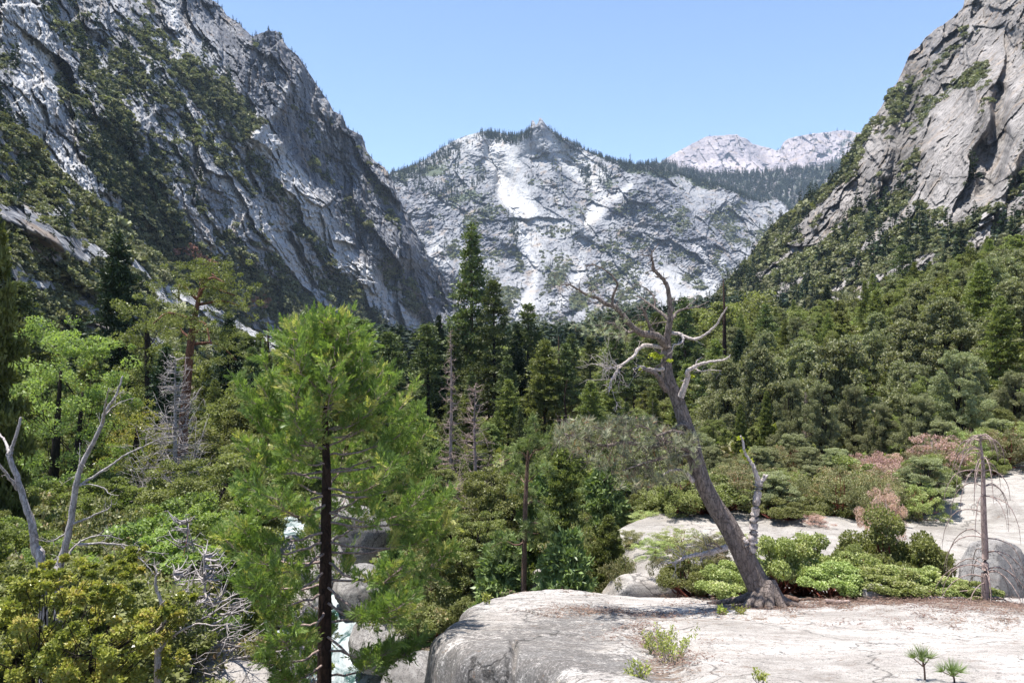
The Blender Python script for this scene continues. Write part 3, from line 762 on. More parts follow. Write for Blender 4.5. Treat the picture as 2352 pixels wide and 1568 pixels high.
def near_z(x, y):
    """top surface under a point"""
    x = np.asarray(x, float); y = np.asarray(y, float)
    z = Gz(x, y)
    z = np.maximum(z, np.where((x > -2.6) & (x < 30) & (y > -6) & (y < 18.2), slab_z(x, y), -99))
    z = np.maximum(z, np.where((x > 1) & (x < 45) & (y > 10) & (y < 46), bench_z(x, y), -99))
    return z

# ---- river ------------------------------------------------------------------------
riv_m, nt = newmat('river_water')
c = coords(nt, (1, .45, 1))
n1 = noise(nt, c, 1.1, 7, .62, .9)
foam = ramp(nt, n1, [(.42, 0), (.50, .5), (.60, 1)])
col = mix(nt, foam, (.035, .085, .08), (.58, .62, .63))
rg = ramp(nt, foam, [(0, .12), (1, .7)])
finish(nt, col, rg, noise(nt, c, 6, 6, .65, .6), .8, .25, .5)
t = np.linspace(0, 1, 160)
Pc = smooth_path([(x, y, 0) for x, y in RIVER], 160)
Tn = unit(np.gradient(Pc, axis=0)); Nn = np.stack([Tn[:, 1], -Tn[:, 0], 0*t], 1)
w = np.linspace(-3.2, 3.2, 40)
RVx = Pc[:, None, :] + Nn[:, None, :]*w[None, :, None]
zz = -9.95 - .5*sstep(.1, .5, t)[:, None]*0 - .012*(RVx[..., 1]-15) - 2.0*sstep(50, 110, RVx[..., 1]) + .14*fbm(RVx[..., 0]*1.1, RVx[..., 1]*.8, o=4, s=831)
RVx[..., 2] = zz
river = link('river', mesh_from('river', RVx.reshape(-1, 3), grid_faces(160, 40), None, riv_m, smooth=True)); tag(river, kind='structure')
# ================================================================== PLANTS
def leaf_mat(name, c1, c2, trans=0.35, gloss=0.35, c3=None):
    m, nt = newmat(name)
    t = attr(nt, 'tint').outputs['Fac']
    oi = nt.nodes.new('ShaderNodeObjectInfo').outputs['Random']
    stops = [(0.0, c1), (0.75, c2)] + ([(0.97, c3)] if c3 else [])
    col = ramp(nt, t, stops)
    hs = nt.nodes.new('ShaderNodeHueSaturation')
    L(nt, col, hs.inputs['Color'])
    L(nt, math_(nt, 'ADD', math_(nt, 'MULTIPLY', oi, .030), .476), hs.inputs['Hue'])
    L(nt, math_(nt, 'ADD', math_(nt, 'MULTIPLY', oi, .45), .78), hs.inputs['Value'])
    col = hs.outputs[0]
    p = nt.nodes.new('ShaderNodeBsdfPrincipled')
    L(nt, col, p.inputs['Base Color']); p.inputs['Roughness'].default_value = gloss
    p.inputs['Specular IOR Level'].default_value = .18
    tr = nt.nodes.new('ShaderNodeBsdfTranslucent')
    L(nt, mix(nt, 1.0, col, (1.0, 1.1, .45), 'MULTIPLY'), tr.inputs[0])
    ms = nt.nodes.new('ShaderNodeMixShader'); ms.inputs[0].default_value = trans
    L(nt, p.outputs[0], ms.inputs[1]); L(nt, tr.outputs[0], ms.inputs[2])
    o = nt.nodes.new('ShaderNodeOutputMaterial'); L(nt, ms.outputs[0], o.inputs[0])
    return m
def bark_mat(name, dark, light, scale=8, gloss=.9, top=None, bump=.02):
    m, nt = newmat(name)
    c2 = coords(nt); c = coords(nt, (1, 1, .35))
    vm = nt.nodes.new('ShaderNodeVectorMath'); vm.operation = 'ADD'; nz_ = N(nt, 'ShaderNodeTexNoise', Scale=scale*.8, Detail=4); L(nt, c2, nz_.inputs['Vector']); vs = nt.nodes.new('ShaderNodeVectorMath'); vs.operation = 'SCALE'; vs.inputs['Scale'].default_value = 1.2/scale; L(nt, nz_.outputs['Color'], vs.inputs[0]); L(nt, c, vm.inputs[0]); L(nt, vs.outputs[0], vm.inputs[1]); c = vm.outputs[0]
    v = voro(nt, c, scale, 'DISTANCE_TO_EDGE')
    n = noise(nt, c, scale*1.3, 7, .7, .5)
    col = ramp(nt, n, [(.3, dark), (.68, light)])
    if top: col = mix(nt, ramp(nt, noise(nt, c2, 2.2, 5, .7), [(.5, 0), (.6, .9)]), col, top)
    cr = ramp(nt, v.outputs['Distance'], [(0, .55), (.12, 1)])
    col = mix(nt, 1.0, col, cr, 'MULTIPLY')
    finish(nt, col, gloss, math_(nt, 'ADD', n, math_(nt, 'MULTIPLY', cr, .7)), .9, bump, .2)
    return m

AUTO = []
M = dict(
    pine=leaf_mat('pine_needles', (.055, .075, .032), (.145, .178, .070), .25, .45),
    fir=leaf_mat('fir_needles', (.020, .034, .018), (.048, .070, .032), .15, .5),
    cedar=leaf_mat('cedar_sprays', (.10, .168, .045), (.225, .315, .095), .45, .38, (.46, .45, .16)),
    cedar_far=leaf_mat('cedar_foliage', (.105, .130, .042), (.225, .255, .085), .35, .4),
    oak=leaf_mat('live_oak_leaves', (.115, .132, .048), (.250, .272, .105), .38, .42),
    oak_grey=leaf_mat('grey_green_leaves', (.135, .145, .075), (.285, .30, .165), .3, .45),
    alder=leaf_mat('alder_leaves', (.115, .155, .052), (.27, .34, .115), .45, .35),
    yoak=leaf_mat('yellow_green_leaves', (.12, .155, .035), (.37, .39, .10), .35, .25, (.45, .38, .11)),
    manz=leaf_mat('manzanita_leaves', (.17, .21, .065), (.36, .42, .16), .3, .35, (.50, .50, .26)),
    shrub=leaf_mat('dull_shrub_leaves', (.13, .135, .060), (.27, .27, .13), .25, .45, (.36, .24, .13)),
    dry=leaf_mat('dry_pink_leaves', (.32, .19, .165), (.52, .36, .31), .25, .5),
    slope=leaf_mat('slope_scrub', (.095, .105, .055), (.23, .238, .13), .2, .6),
    slope_dry=leaf_mat('dry_slope_scrub', (.26, .14, .09), (.40, .24, .16), .1, .6),
    grass=leaf_mat('grass_blades', (.18, .22, .05), (.38, .40, .12), .4, .5),
    longneedle=leaf_mat('long_pine_needles', (.110, .155, .060), (.23, .30, .12), .3, .35),
    greyneedle=leaf_mat('grey_pine_needles', (.17, .19, .12), (.38, .40, .27), .25, .5, (.42, .24, .13)),
    fresh=leaf_mat('fresh_green_leaves', (.10, .13, .045), (.225, .265, .105), .38, .42),
    litter=leaf_mat('needle_litter', (.07, .045, .032), (.20, .135, .10), .0, .8),
    moss=leaf_mat('yellow_moss', (.30, .36, .03), (.50, .56, .06), .2, .7),
    bark_dark=bark_mat('dark_bark', (.012, .010, .009), (.05, .038, .03), 7),
    bark_char=bark_mat('charred_bark', (.010, .008, .007), (.075, .042, .03), 9),
    bark_red=bark_mat('red_cedar_bark', (.07, .032, .022), (.21, .10, .065), 6),
    bark_pine=bark_mat('grey_pine_bark', (.06, .047, .042), (.30, .245, .215), 16, bump=.03, top=(.18, .14, .12)),
    bark_brown=bark_mat('brown_pine_bark', (.07, .045, .033), (.23, .145, .105), 12),
    wood_pale=bark_mat('bleached_wood', (.26, .21, .19), (.60, .53, .49), 22, .8, bump=.008),
    wood_grey=bark_mat('grey_dead_wood', (.20, .17, .16), (.52, .47, .45), 16, .85, bump=.01),
    wood_pink=bark_mat('pinkish_dead_wood', (.20, .14, .125), (.42, .32, .28), 16, .85, bump=.01),
    twig_red=bark_mat('red_manzanita_stem', (.085, .020, .014), (.24, .07, .045), 14, .6),
)

def rdir(rng, n, up=0.0):
    v = rng.normal(size=(n, 3)); v[:, 2] += up
    return unit(v)

def ico_pts(rng, n):
    return unit(rng.normal(size=(n, 3)))

def clump(geo, rng, c, r, n, ls, tint0, squash=.75, up=.12, width=.62, inner=.45):
    """leaf-sized faces through a lump's volume, thicker towards its skin"""
    d = ico_pts(rng, n); rad_ = r*(inner + (1-inner)*rng.random(n)**.5)
    P = c + d*rad_[:, None]*np.array([1, 1, squash])
    D = unit(d*.35 + rdir(rng, n)*1.0 + np.array([0, 0, up]))
    l = ls*(.6 + .8*rng.random(n))
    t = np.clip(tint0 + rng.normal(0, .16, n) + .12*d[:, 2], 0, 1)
    leaves(geo, P, D, l, l*width, rng, t, side=unit(np.cross(D, np.array([0, 0, 1.0]) + .75*rng.normal(size=(n, 3)))))

def broad_template(seed, leaf, nclump=42, per=330, w=1.0, h=1.0, wood='bark_dark', mat='oak', conical=0.0, trunk_h=.22, crown_r=.5, ragged=.25, twigs=True, leafk=.92):
    """a unit-height broad tree: returns (trunk mesh, crown mesh)"""
    rng = np.random.default_rng(seed)
    g = Geo(); t = Geo(); leaf = leaf*leafk; nclump = int(nclump*1.5); trunk_h *= .55
    cz = (1+trunk_h)/2; rz = (1-trunk_h)/2
    stems = rng.integers(1, 3)
    nl = int(nclump*.36); tot = nclump*per*1.15
    lobes = []
    for i in range(nl):
        zf = (i+.5)/nl; z = trunk_h + (1-trunk_h)*(.04 + .90*zf**.9)
        f = (z-trunk_h)/(1-trunk_h)
        prof = math.sin(math.pi*min(1, .18+.82*f)**.8)**.55*(1-conical*f)
        a = i*2.4 + rng.normal()*.5; rr = crown_r*prof*rng.uniform(.35, .80)*(1+ragged*rng.normal()*.5)
        R = crown_r*rng.uniform(.34, .56)*(1-.45*conical*f)*(1-.35*max(0, f-.6)/.4)
        lobes.append((np.array([math.cos(a)*rr, math.sin(a)*rr, min(z, 1-R*.45)]), R))
    wsum = sum(R*R for _, R in lobes)
    for i, (c, R) in enumerate(lobes):
        tl = rng.uniform(.25, .7); ns = 9; nn = int(tot*R*R/wsum/ns)
        for k in range(ns):
            d = ico_pts(rng, 1)[0]; d[2] = d[2]*.8 + .25; d = unit(d)
            q = c + d*R*rng.uniform(.55, 1.0)*np.array([1, 1, .62])
            clump(g, rng, q, R*rng.uniform(.22, .40), nn, leaf, tl + rng.normal()*.12, squash=.5)
        if twigs:
            b = np.array([0, 0, trunk_h*.6 + (c[2]-trunk_h*.6)*rng.uniform(.3, .7)]); m = b*.45+c*.55 + np.array([0, 0, -.03]) + rng.normal(size=3)*.02
            tube(t, smooth_path([b, m, c], 6), [.008, .002], 4)
            for k in range(3): tube(t, [m, (m+c)/2+rng.normal(size=3)*.03, c+rng.normal(size=3)*R*.5], [.003, .001], 3)
    for k in range(stems):
        o = np.array([rng.normal()*.03, rng.normal()*.03, 0])
        tube(t, smooth_path([o*0, o*2+[0, 0, .3], o*3+[0, 0, .6], o*2+[0, 0, .85]], 8), [.022, .016, .010, .003], 7)
    return t.mesh('trunk', M[wood]), g.mesh('crown', M[mat])

def conifer_template(seed, crown_base=.25, rad_=.13, nbr=130, tuft=.022, per=9, droop=-.1, shape=1.0, wood='bark_dark', mat='pine', gap=.25, topfrac=.9, tufts=8, dead=0, trunk_r=.011, lean=0):
    """unit-height conifer, needle clumps along real limbs"""
    rng = np.random.default_rng(seed)
    g = Geo(); t = Geo()
    tube(t, smooth_path([(0, 0, -.03), (lean*.3, 0, .3), (lean*.6, 0, .6), (lean, 0, 1.0)], 14), [trunk_r*1.35, trunk_r, trunk_r*.75, trunk_r*.12], 7)
    zs = crown_base + (1-crown_base)*np.sort(rng.random(nbr))**.92
    phi = 0
    for i, z in enumerate(zs):
        f = (z-crown_base)/(1-crown_base)
        phi += 2.4 + rng.normal()*.5
        prof = (1-f)**shape*(.55+.45*min(1, f*5+.25))
        Ln = rad_*prof*rng.uniform(.55, 1.2) + .008
        if rng.random() < gap*.5: Ln *= .5
        dr = droop*(1-f) + .35*f - .12*rng.random()
        d = np.array([math.cos(phi), math.sin(phi), 0])
        p0 = np.array([lean*z, 0, z]); p2 = p0 + d*Ln + np.array([0, 0, dr*Ln]); p1 = (p0+p2)/2 + np.array([0, 0, -.10*Ln])
        pts = smooth_path([p0, p1, p2], 6)
        tube(t, pts, [max(.0028*(1-f)+.0008, .0008), .0005], 3)
        m = max(2, int(tufts*(Ln/rad_)**.8*1.6))
        u = .25 + .8*rng.random(m)
        side = np.cross(d, [0, 0, 1])
        cs = p0 + (p2-p0)*u[:, None] + side*(rng.normal(size=m)*.20*Ln*(1.15-u*.5))[:, None] + np.array([0, 0, 1])*(rng.normal(size=m)*.004)[:, None]
        tn = rng.uniform(.1, .8)
        nn = m*per
        C_ = np.repeat(cs, per, 0) + rng.normal(size=(nn, 3))*tuft*np.array([.45, .45, .22])
        D = unit(rdir(rng, nn)*.8 + d*.5 + np.array([0, 0, .35]))
        l = tuft*(.6+.7*rng.random(nn))
        leaves(g, C_, D, l, l*.38, rng, np.clip(tn + rng.normal(0, .15, nn), 0, 1))
    for i in range(dead):
        z = crown_base*rng.uniform(.35, 1.1); phi = rng.uniform(0, 6.28); Ln = rad_*rng.uniform(.3, .7)
        p0 = np.array([lean*z, 0, z]); d = np.array([math.cos(phi), math.sin(phi), -.3])
        tube(t, smooth_path([p0, p0+d*Ln*.5, p0+d*Ln], 4), [.0018, .0005], 3)
    return t.mesh('trunk', M[wood]), g.mesh('crown', M[mat])

def dead_template(seed, nbr=90, rad_=.2, base=.15, wood='wood_grey', twigs=5, droop=-.1, trunk_r=.012, curl=.3, pts_n=6, tw=.0011):
    """bare dead conifer with fine limbs"""
    rng = np.random.default_rng(seed)
    t = Geo(); b = Geo()
    tube(t, smooth_path([(0, 0, -.03), (rng.normal()*.006, 0, .35), (rng.normal()*.012, rng.normal()*.01, .7), (rng.normal()*.01, 0, 1.0)], 14), [trunk_r*1.3, trunk_r, trunk_r*.65, trunk_r*.14], 7, rough=.15)
    for i in range(nbr):
        z = base + (1-base)*rng.random()
        f = (z-base)/(1-base); phi = rng.uniform(0, 6.283)
        Ln = rad_*(1-f*.85)*rng.uniform(.4, 1.15)
        d = np.array([math.cos(phi), math.sin(phi), 0]); p0 = np.array([0, 0, z])
        e = np.array([rng.normal(), rng.normal(), 0])*.12*Ln
        p1 = p0 + d*Ln*.5 + e + np.array([0, 0, (droop+.1)*Ln*.5]); p2 = p0 + d*Ln + np.array([0, 0, (droop + curl*rng.normal()*.6 + .35*f)*Ln])
        P = smooth_path([p0, p1, p2], pts_n); tube(b, P, [tw*2.6, tw*.7], 4)
        for k in range(twigs):
            u = rng.uniform(.25, .98); q = P[min(int(u*pts_n), pts_n-1)]
            s = np.cross(d, [0, 0, 1])*rng.choice([-1, 1]); ln = Ln*.38*rng.uniform(.4, 1.1)
            dd = unit(d*.7 + s*.8 + np.array([0, 0, rng.normal()*.45]))
            q2 = q + dd*ln; q1 = q + dd*ln*.5 + rng.normal(size=3)*.07*ln
            tube(b, [q, q1, q2 + np.array([0, 0, .12*ln*rng.normal()])], [tw*.9, tw*.35], 3)
    t.add(np.concatenate(b.V), np.concatenate(b.F4), np.concatenate(b.F3))
    return (t.mesh('trunk', M[wood], True),)

def put(name, tpl, loc, h, w=None, rz=0.0, label=None, cat='tree', group=None, parts=('trunk', 'crown')):
    w = h if w is None else w
    e = tag(link(name, tpl[0], None, loc), label, cat, group) if len(tpl) == 1 else empty(name, loc, label, cat, group)
    e.scale = (w, w, h); e.rotation_euler = (0, 0, rz)
    for me, pn in (zip(tpl, parts) if len(tpl) > 1 else ()):
        if me is not None: link(pn, me, e)
    return e

def at_px(px, d):
    x = (px-1176)/F*d
    return x, d, float(near_z(np.array([x]), np.array([float(d)]))[0])
def zpx(py, d): return (784-py)/F*d
# ================================================================== SCRUB AND FAR WOODS (uncountable)
def scrub_tpl(seed, n=100, mat='slope', flat=.8):
    rng = np.random.default_rng(seed); g = Geo()
    d = ico_pts(rng, n); d[:, 2] = np.abs(d[:, 2])*1.0 - .12
    P = d*(.55+.4*rng.random((n, 1)))*np.array([1, 1, flat])
    D = unit(d*.3 + rdir(rng, n)*.8)
    l = .40*(.6+.8*rng.random(n))
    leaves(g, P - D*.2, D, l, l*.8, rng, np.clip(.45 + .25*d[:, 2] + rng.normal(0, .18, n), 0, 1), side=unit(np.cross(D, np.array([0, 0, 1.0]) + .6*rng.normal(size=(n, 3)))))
    return g.mesh('scrub', M[mat])
def cone_tpl(seed, mat='fir', r=.15, n=95):
    rng = np.random.default_rng(seed); g = Geo()
    z = .04 + .93*rng.random(n)**1.15; ph = rng.uniform(0, 6.28, n); rr = r*(1-z)**.8*(.35+.65*rng.random(n)) + .006
    P = np.stack([np.cos(ph)*rr*.3, np.sin(ph)*rr*.3, z], 1)
    D = unit(np.stack([np.cos(ph), np.sin(ph), .1+.7*rng.random(n)*z - .25], 1))
    l = rr*1.1+.03
    leaves(g, P, D, l, l*.55+.012, rng, np.clip(.4+rng.normal(0, .2, n), 0, 1))
    tube(g, [(0, 0, -.05), (0, 0, 1)], [.012, .003], 4, tint=.05)
    return g.mesh('conifer', M[mat])
SCR = [scrub_tpl(900+i) for i in range(5)]
CON = [cone_tpl(920+i) for i in range(4)]
rs = np.random.default_rng(77)

def pick(V, PX, PY, prob, n, rng):
    """surface points chosen with density prob"""
    p = np.clip(prob, 0, None).ravel().astype(float); p /= p.sum()
    k = rng.choice(p.size, n, p=p)
    nr, nc = PX.shape
    r, c = k//nc, k % nc
    r = np.clip(r, 0, nr-2); c = np.clip(c, 0, nc-2)
    a, b = rng.random((n, 1)), rng.random((n, 1))
    P = V[r, c]*(1-a)*(1-b) + V[r, c+1]*a*(1-b) + V[r+1, c]*(1-a)*b + V[r+1, c+1]*a*b
    return P, PX[r, c], PY[r, c]

def steep_ok(V):
    gx = np.gradient(V[..., 2], axis=0); gy = np.gradient(V[..., 1], axis=0)
    return 1/(1+np.exp(-(gy/(np.abs(gx)+1e-6) - .35)*3))

# left mountain
k = (LVG > .45)*(LVG-.3)*(LV[..., 1]/500)**1.5*(.4+steep_ok(LV))
P, px_, py_ = pick(LV, LPX, LPY, k, 10500, rs)
sz = np.exp(rs.normal(.58, .42, len(P)))*np.clip(P[:, 1]/520, .6, 1.35)
scatter('slope_scrub', SCR, P, sz, rs, 'dark green scrub oak covering the ledges of the left mountain', 'scrub')
k = ((LVG > .25)*.3 + (LVG > .6))*(LV[..., 1]/500)**1.5
P, px_, py_ = pick(LV, LPX, LPY, k, 1100, rs)
h = rs.uniform(6, 15, len(P))
scatter('cliff_conifers', CON, P, np.stack([h*1.1, h*1.1, h], 1), rs, 'thin scattered dark conifers clinging to the left mountain cliffs', 'conifers', .03)
k = (np.abs(np.arange(LPX.shape[0])[:, None]-LPX.shape[0]) < 5)*(LPX < 1040)*(LPX > 480)*1.0
P, px_, py_ = pick(LV, LPX, LPY, k, 85, rs); h = np.minimum(3.2*np.exp(rs.normal(.3, .45, len(P))), 6.5)
scatter('skyline_conifers', CON, P, np.stack([h, h, h], 1), rs, 'tiny conifers along the skyline edge of the left cliff', 'conifers', .05)
# near left ridge
k = (RVG > .4)*(RVG-.25)*(RV[..., 1]/250)**1.3
P, px_, py_ = pick(RV, RPX, RPY, k, 7000, rs)
sz = np.exp(rs.normal(.38, .38, len(P)))*np.clip(P[:, 1]/250, .6, 1.4)
scatter('ridge_scrub', SCR, P, sz, rs, 'olive green brush covering the low ridge at lower left', 'scrub')
P, px_, py_ = pick(RV, RPX, RPY, k, 420, rs); h = rs.uniform(4, 9, len(P))
scatter('ridge_conifers', CON, P, np.stack([h*1.2, h*1.2, h], 1), rs, 'small conifers dotted among the brush of the low left ridge', 'conifers', .04)
# dry red bushes
DRY = [scrub_tpl(940+i, mat='slope_dry') for i in range(3)]
k = np.exp(-(((LPX-462)/28)**2 + ((LPY-(598+(LPX-462)*.45))/11)**2)) + .5*np.exp(-(((LPX-595)/26)**2 + ((LPY-695)/9)**2)) + .35*np.exp(-(((LPX-410)/10)**2 + ((LPY-580)/7)**2))
P, *_ = pick(LV, LPX, LPY, k, 130, rs); P[:, 1] -= 2.0
scatter('dry_brush', DRY, P, np.exp(rs.normal(.75, .3, len(P))), rs, 'patch of reddish brown dead brush on the left slope', 'dry brush')
# right mountain
k = (GVG > .42)*(GVG-.25)*(GV[..., 1]/400)**1.4*(.3+steep_ok(GV))
P, px_, py_ = pick(GV, GPX, GPY, k, 7500, rs)
sz = np.exp(rs.normal(.62, .4, len(P)))*np.clip(P[:, 1]/420, .5, 1.1)
scatter('cliff_scrub', SCR, P, sz, rs, 'green scrub oak on the ledges and ramps of the right cliff', 'scrub')
P, px_, py_ = pick(GV, GPX, GPY, k*(GPY > 350), 520, rs); h = rs.uniform(5, 14, len(P))
scatter('ramp_conifers', CON, P, np.stack([h*1.3, h*1.3, h], 1), rs, 'dark conifers scattered on the ramps below the right cliff', 'conifers', .04)
# middle mountain
k = (MVG > .35)*(MVG-.2)
P, px_, py_ = pick(MV, MPX, MPY, k*(.3+(MPY > 480)), 8500, rs)
scatter('mountain_scrub', SCR, P, np.exp(rs.normal(1.45, .35, len(P))), rs, 'scrub on the ledges of the pale middle mountain', 'scrub')
kk = strokes(MPX, MPY, [([(880, 408), (930, 402), (985, 385), (1040, 350)], 22, 1.0), ([(1115, 306), (1150, 320), (1205, 315)], 20, 1.6), ([(1265, 302), (1310, 328), (1360, 352), (1420, 378)], 9, 1.6), ([(1420, 380), (1490, 384), (1560, 402), (1650, 430), (1730, 460)], 13, 1.5),
     ([(1345, 400), (1352, 430)], 12, .9), ([(1165, 500), (1180, 550)], 16, .5), ([(1090, 430), (1110, 410)], 14, .4), ([(960, 430), (1040, 450)], 24, .3), ([(1050, 400), (1060, 340)], 8, .3), ([(1380, 390), (1390, 420)], 18, .4)])
kk = np.clip(kk, 0, 2) + .04*(MVG > .2)
P, px_, py_ = pick(MV, MPX, MPY, kk, 3800, rs); h = rs.uniform(9, 19, len(P))
scatter('mountain_conifers', CON, P, np.stack([h*1.0, h*1.0, h], 1), rs, 'dark conifers along the crest and chutes of the middle mountain', 'conifers', .02)
kt = (np.abs(np.arange(MPX.shape[0])[:, None]-MPX.shape[0]) < 6)*(((MPX > 1115) & (MPX < 1203)) | ((MPX > 1275) & (MPX < 1790)) | ((MPX > 885) & (MPX < 985)))*1.0
P, px_, py_ = pick(MV, MPX, MPY, kt, 260, rs); h = 9*np.exp(rs.normal(.25, .35, len(P)))
scatter('crest_conifers', CON, P, np.stack([h*.9, h*.9, h], 1), rs, 'row of dark conifers standing against the sky on the middle ridge', 'conifers', .02)
# forest hill and far peaks
P, *_ = pick(HV, HPX, HPY, np.ones(HPX.shape)*(HPY < 545), 9000, rs); h = rs.uniform(18, 32, len(P))
scatter('hill_forest', CON, P, np.stack([h*1.3, h*1.3, h], 1), rs, 'dense dark conifer forest on the hill below the far peaks', 'forest', .02)
P, *_ = pick(FV, FPX, FPY, (FVG > .45)*FVG, 2600, rs); h = rs.uniform(18, 32, len(P))
scatter('far_conifers', CON, P, np.stack([h*1.3, h*1.3, h], 1), rs, 'sparse conifers on the pinkish far peaks', 'conifers', .02)
# valley floor wood far down the valley
n = 5200
d_ = np.exp(rs.uniform(math.log(230), math.log(1500), n)); px_ = rs.uniform(820, 1800, n)
x_ = (px_-1176)/F*d_; z_ = Gz(x_, d_); h = rs.uniform(9, 19, n)
scatter('valley_forest', CON + [scrub_tpl(960, 60), scrub_tpl(961, 60)][:0], np.stack([x_, d_, z_], 1), np.stack([h*1.7, h*1.7, h], 1), rs, 'far forest filling the valley floor below the middle mountain', 'forest', .02)
# ================================================================== TREES ONE CAN TELL APART
T = {}
T['pine_a'] = conifer_template(11, .30, .150, 150, .020, 10, .05, .75, 'bark_brown', 'pine', tufts=8, dead=14)
T['pine_b'] = conifer_template(12, .26, .170, 140, .021, 10, -.05, .8, 'bark_dark', 'pine', tufts=8, dead=10, lean=.01)
T['pine_c'] = conifer_template(13, .38, .17, 90, .024, 10, .10, .6, 'bark_dark', 'pine', gap=.6, tufts=7, dead=12, lean=-.01)
T['fir'] = conifer_template(14, .10, .20, 230, .021, 11, -.22, .85, 'bark_dark', 'fir', tufts=10)
T['cedar_a'] = conifer_template(15, .10, .23, 190, .026, 11, .10, .62, 'bark_dark', 'cedar_far', tufts=9)
T['cedar_b'] = conifer_template(16, .06, .27, 200, .028, 11, .0, .6, 'bark_red', 'cedar_far', tufts=9, lean=.01)
T['young_pine'] = conifer_template(17, .12, .30, 70, .060, 16, .35, .55, 'bark_brown', 'longneedle', tufts=6, trunk_r=.014)
T['oak_a'] = broad_template(21, .030, 40, 285, crown_r=.46)
T['fresh'] = broad_template(58, .030, 42, 260, crown_r=.42, conical=.2, mat='fresh')
T['oak_b'] = broad_template(22, .030, 44, 266, crown_r=.40, conical=.35)
T['oak_c'] = broad_template(23, .032, 36, 285, crown_r=.55, trunk_h=.12)
T['oak_g'] = broad_template(24, .028, 46, 266, crown_r=.40, conical=.25, mat='oak_grey', trunk_h=.15)
T['oak_g2'] = broad_template(25, .028, 40, 285, crown_r=.5, mat='oak_grey', trunk_h=.12)
T['shrub_a'] = broad_template(26, .032, 22, 330, crown_r=.85, mat='shrub', trunk_h=.02, wood='twig_red')
T['shrub_b'] = broad_template(27, .032, 24, 330, crown_r=.75, mat='oak', trunk_h=.02, wood='twig_red')
T['shrub_g'] = broad_template(28, .032, 24, 330, crown_r=.9, mat='manz', trunk_h=.02, wood='twig_red')
T['shrub_d'] = broad_template(29, .032, 20, 330, crown_r=.9, mat='dry', trunk_h=.02, wood='wood_grey')
T['near_oak'] = broad_template(51, .015, 40, 1000, crown_r=.46)
T['near_oak_wide'] = broad_template(52, .016, 38, 1000, crown_r=.55, trunk_h=.1, mat='fresh')
T['near_grey'] = broad_template(53, .015, 40, 900, crown_r=.42, mat='oak_grey', trunk_h=.1, conical=.3)
T['near_shrub'] = broad_template(54, .030, 24, 480, crown_r=.85, mat='shrub', trunk_h=.02, wood='twig_red')
T['near_shrub_pale'] = broad_template(55, .028, 24, 480, crown_r=.9, mat='manz', trunk_h=.02, wood='twig_red')
T['near_cedar'] = conifer_template(56, .08, .25, 260, .022, 30, .10, .6, 'bark_dark', 'cedar_far', tufts=12)
T['near_pine'] = conifer_template(57, .12, .28, 80, .045, 40, .35, .55, 'bark_brown', 'longneedle', tufts=7, trunk_r=.012)
T['dead_a'] = dead_template(31, 170, .15, .10, 'wood_pink', twigs=7, tw=.0009, curl=.7)
T['dead_b'] = dead_template(32, 260, .30, .08, 'wood_grey', twigs=11, droop=-.02, tw=.0010, curl=1.0)
T['dead_c'] = dead_template(33, 130, .28, .12, 'wood_pink', twigs=9, droop=.05, tw=.0010, curl=.9)
T['snag'] = dead_template(34, 22, .05, .35, 'bark_char', twigs=1, trunk_r=.014)
T['snag_b'] = dead_template(35, 34, .08, .25, 'wood_grey', twigs=2, trunk_r=.010)
rf = np.random.default_rng(404)

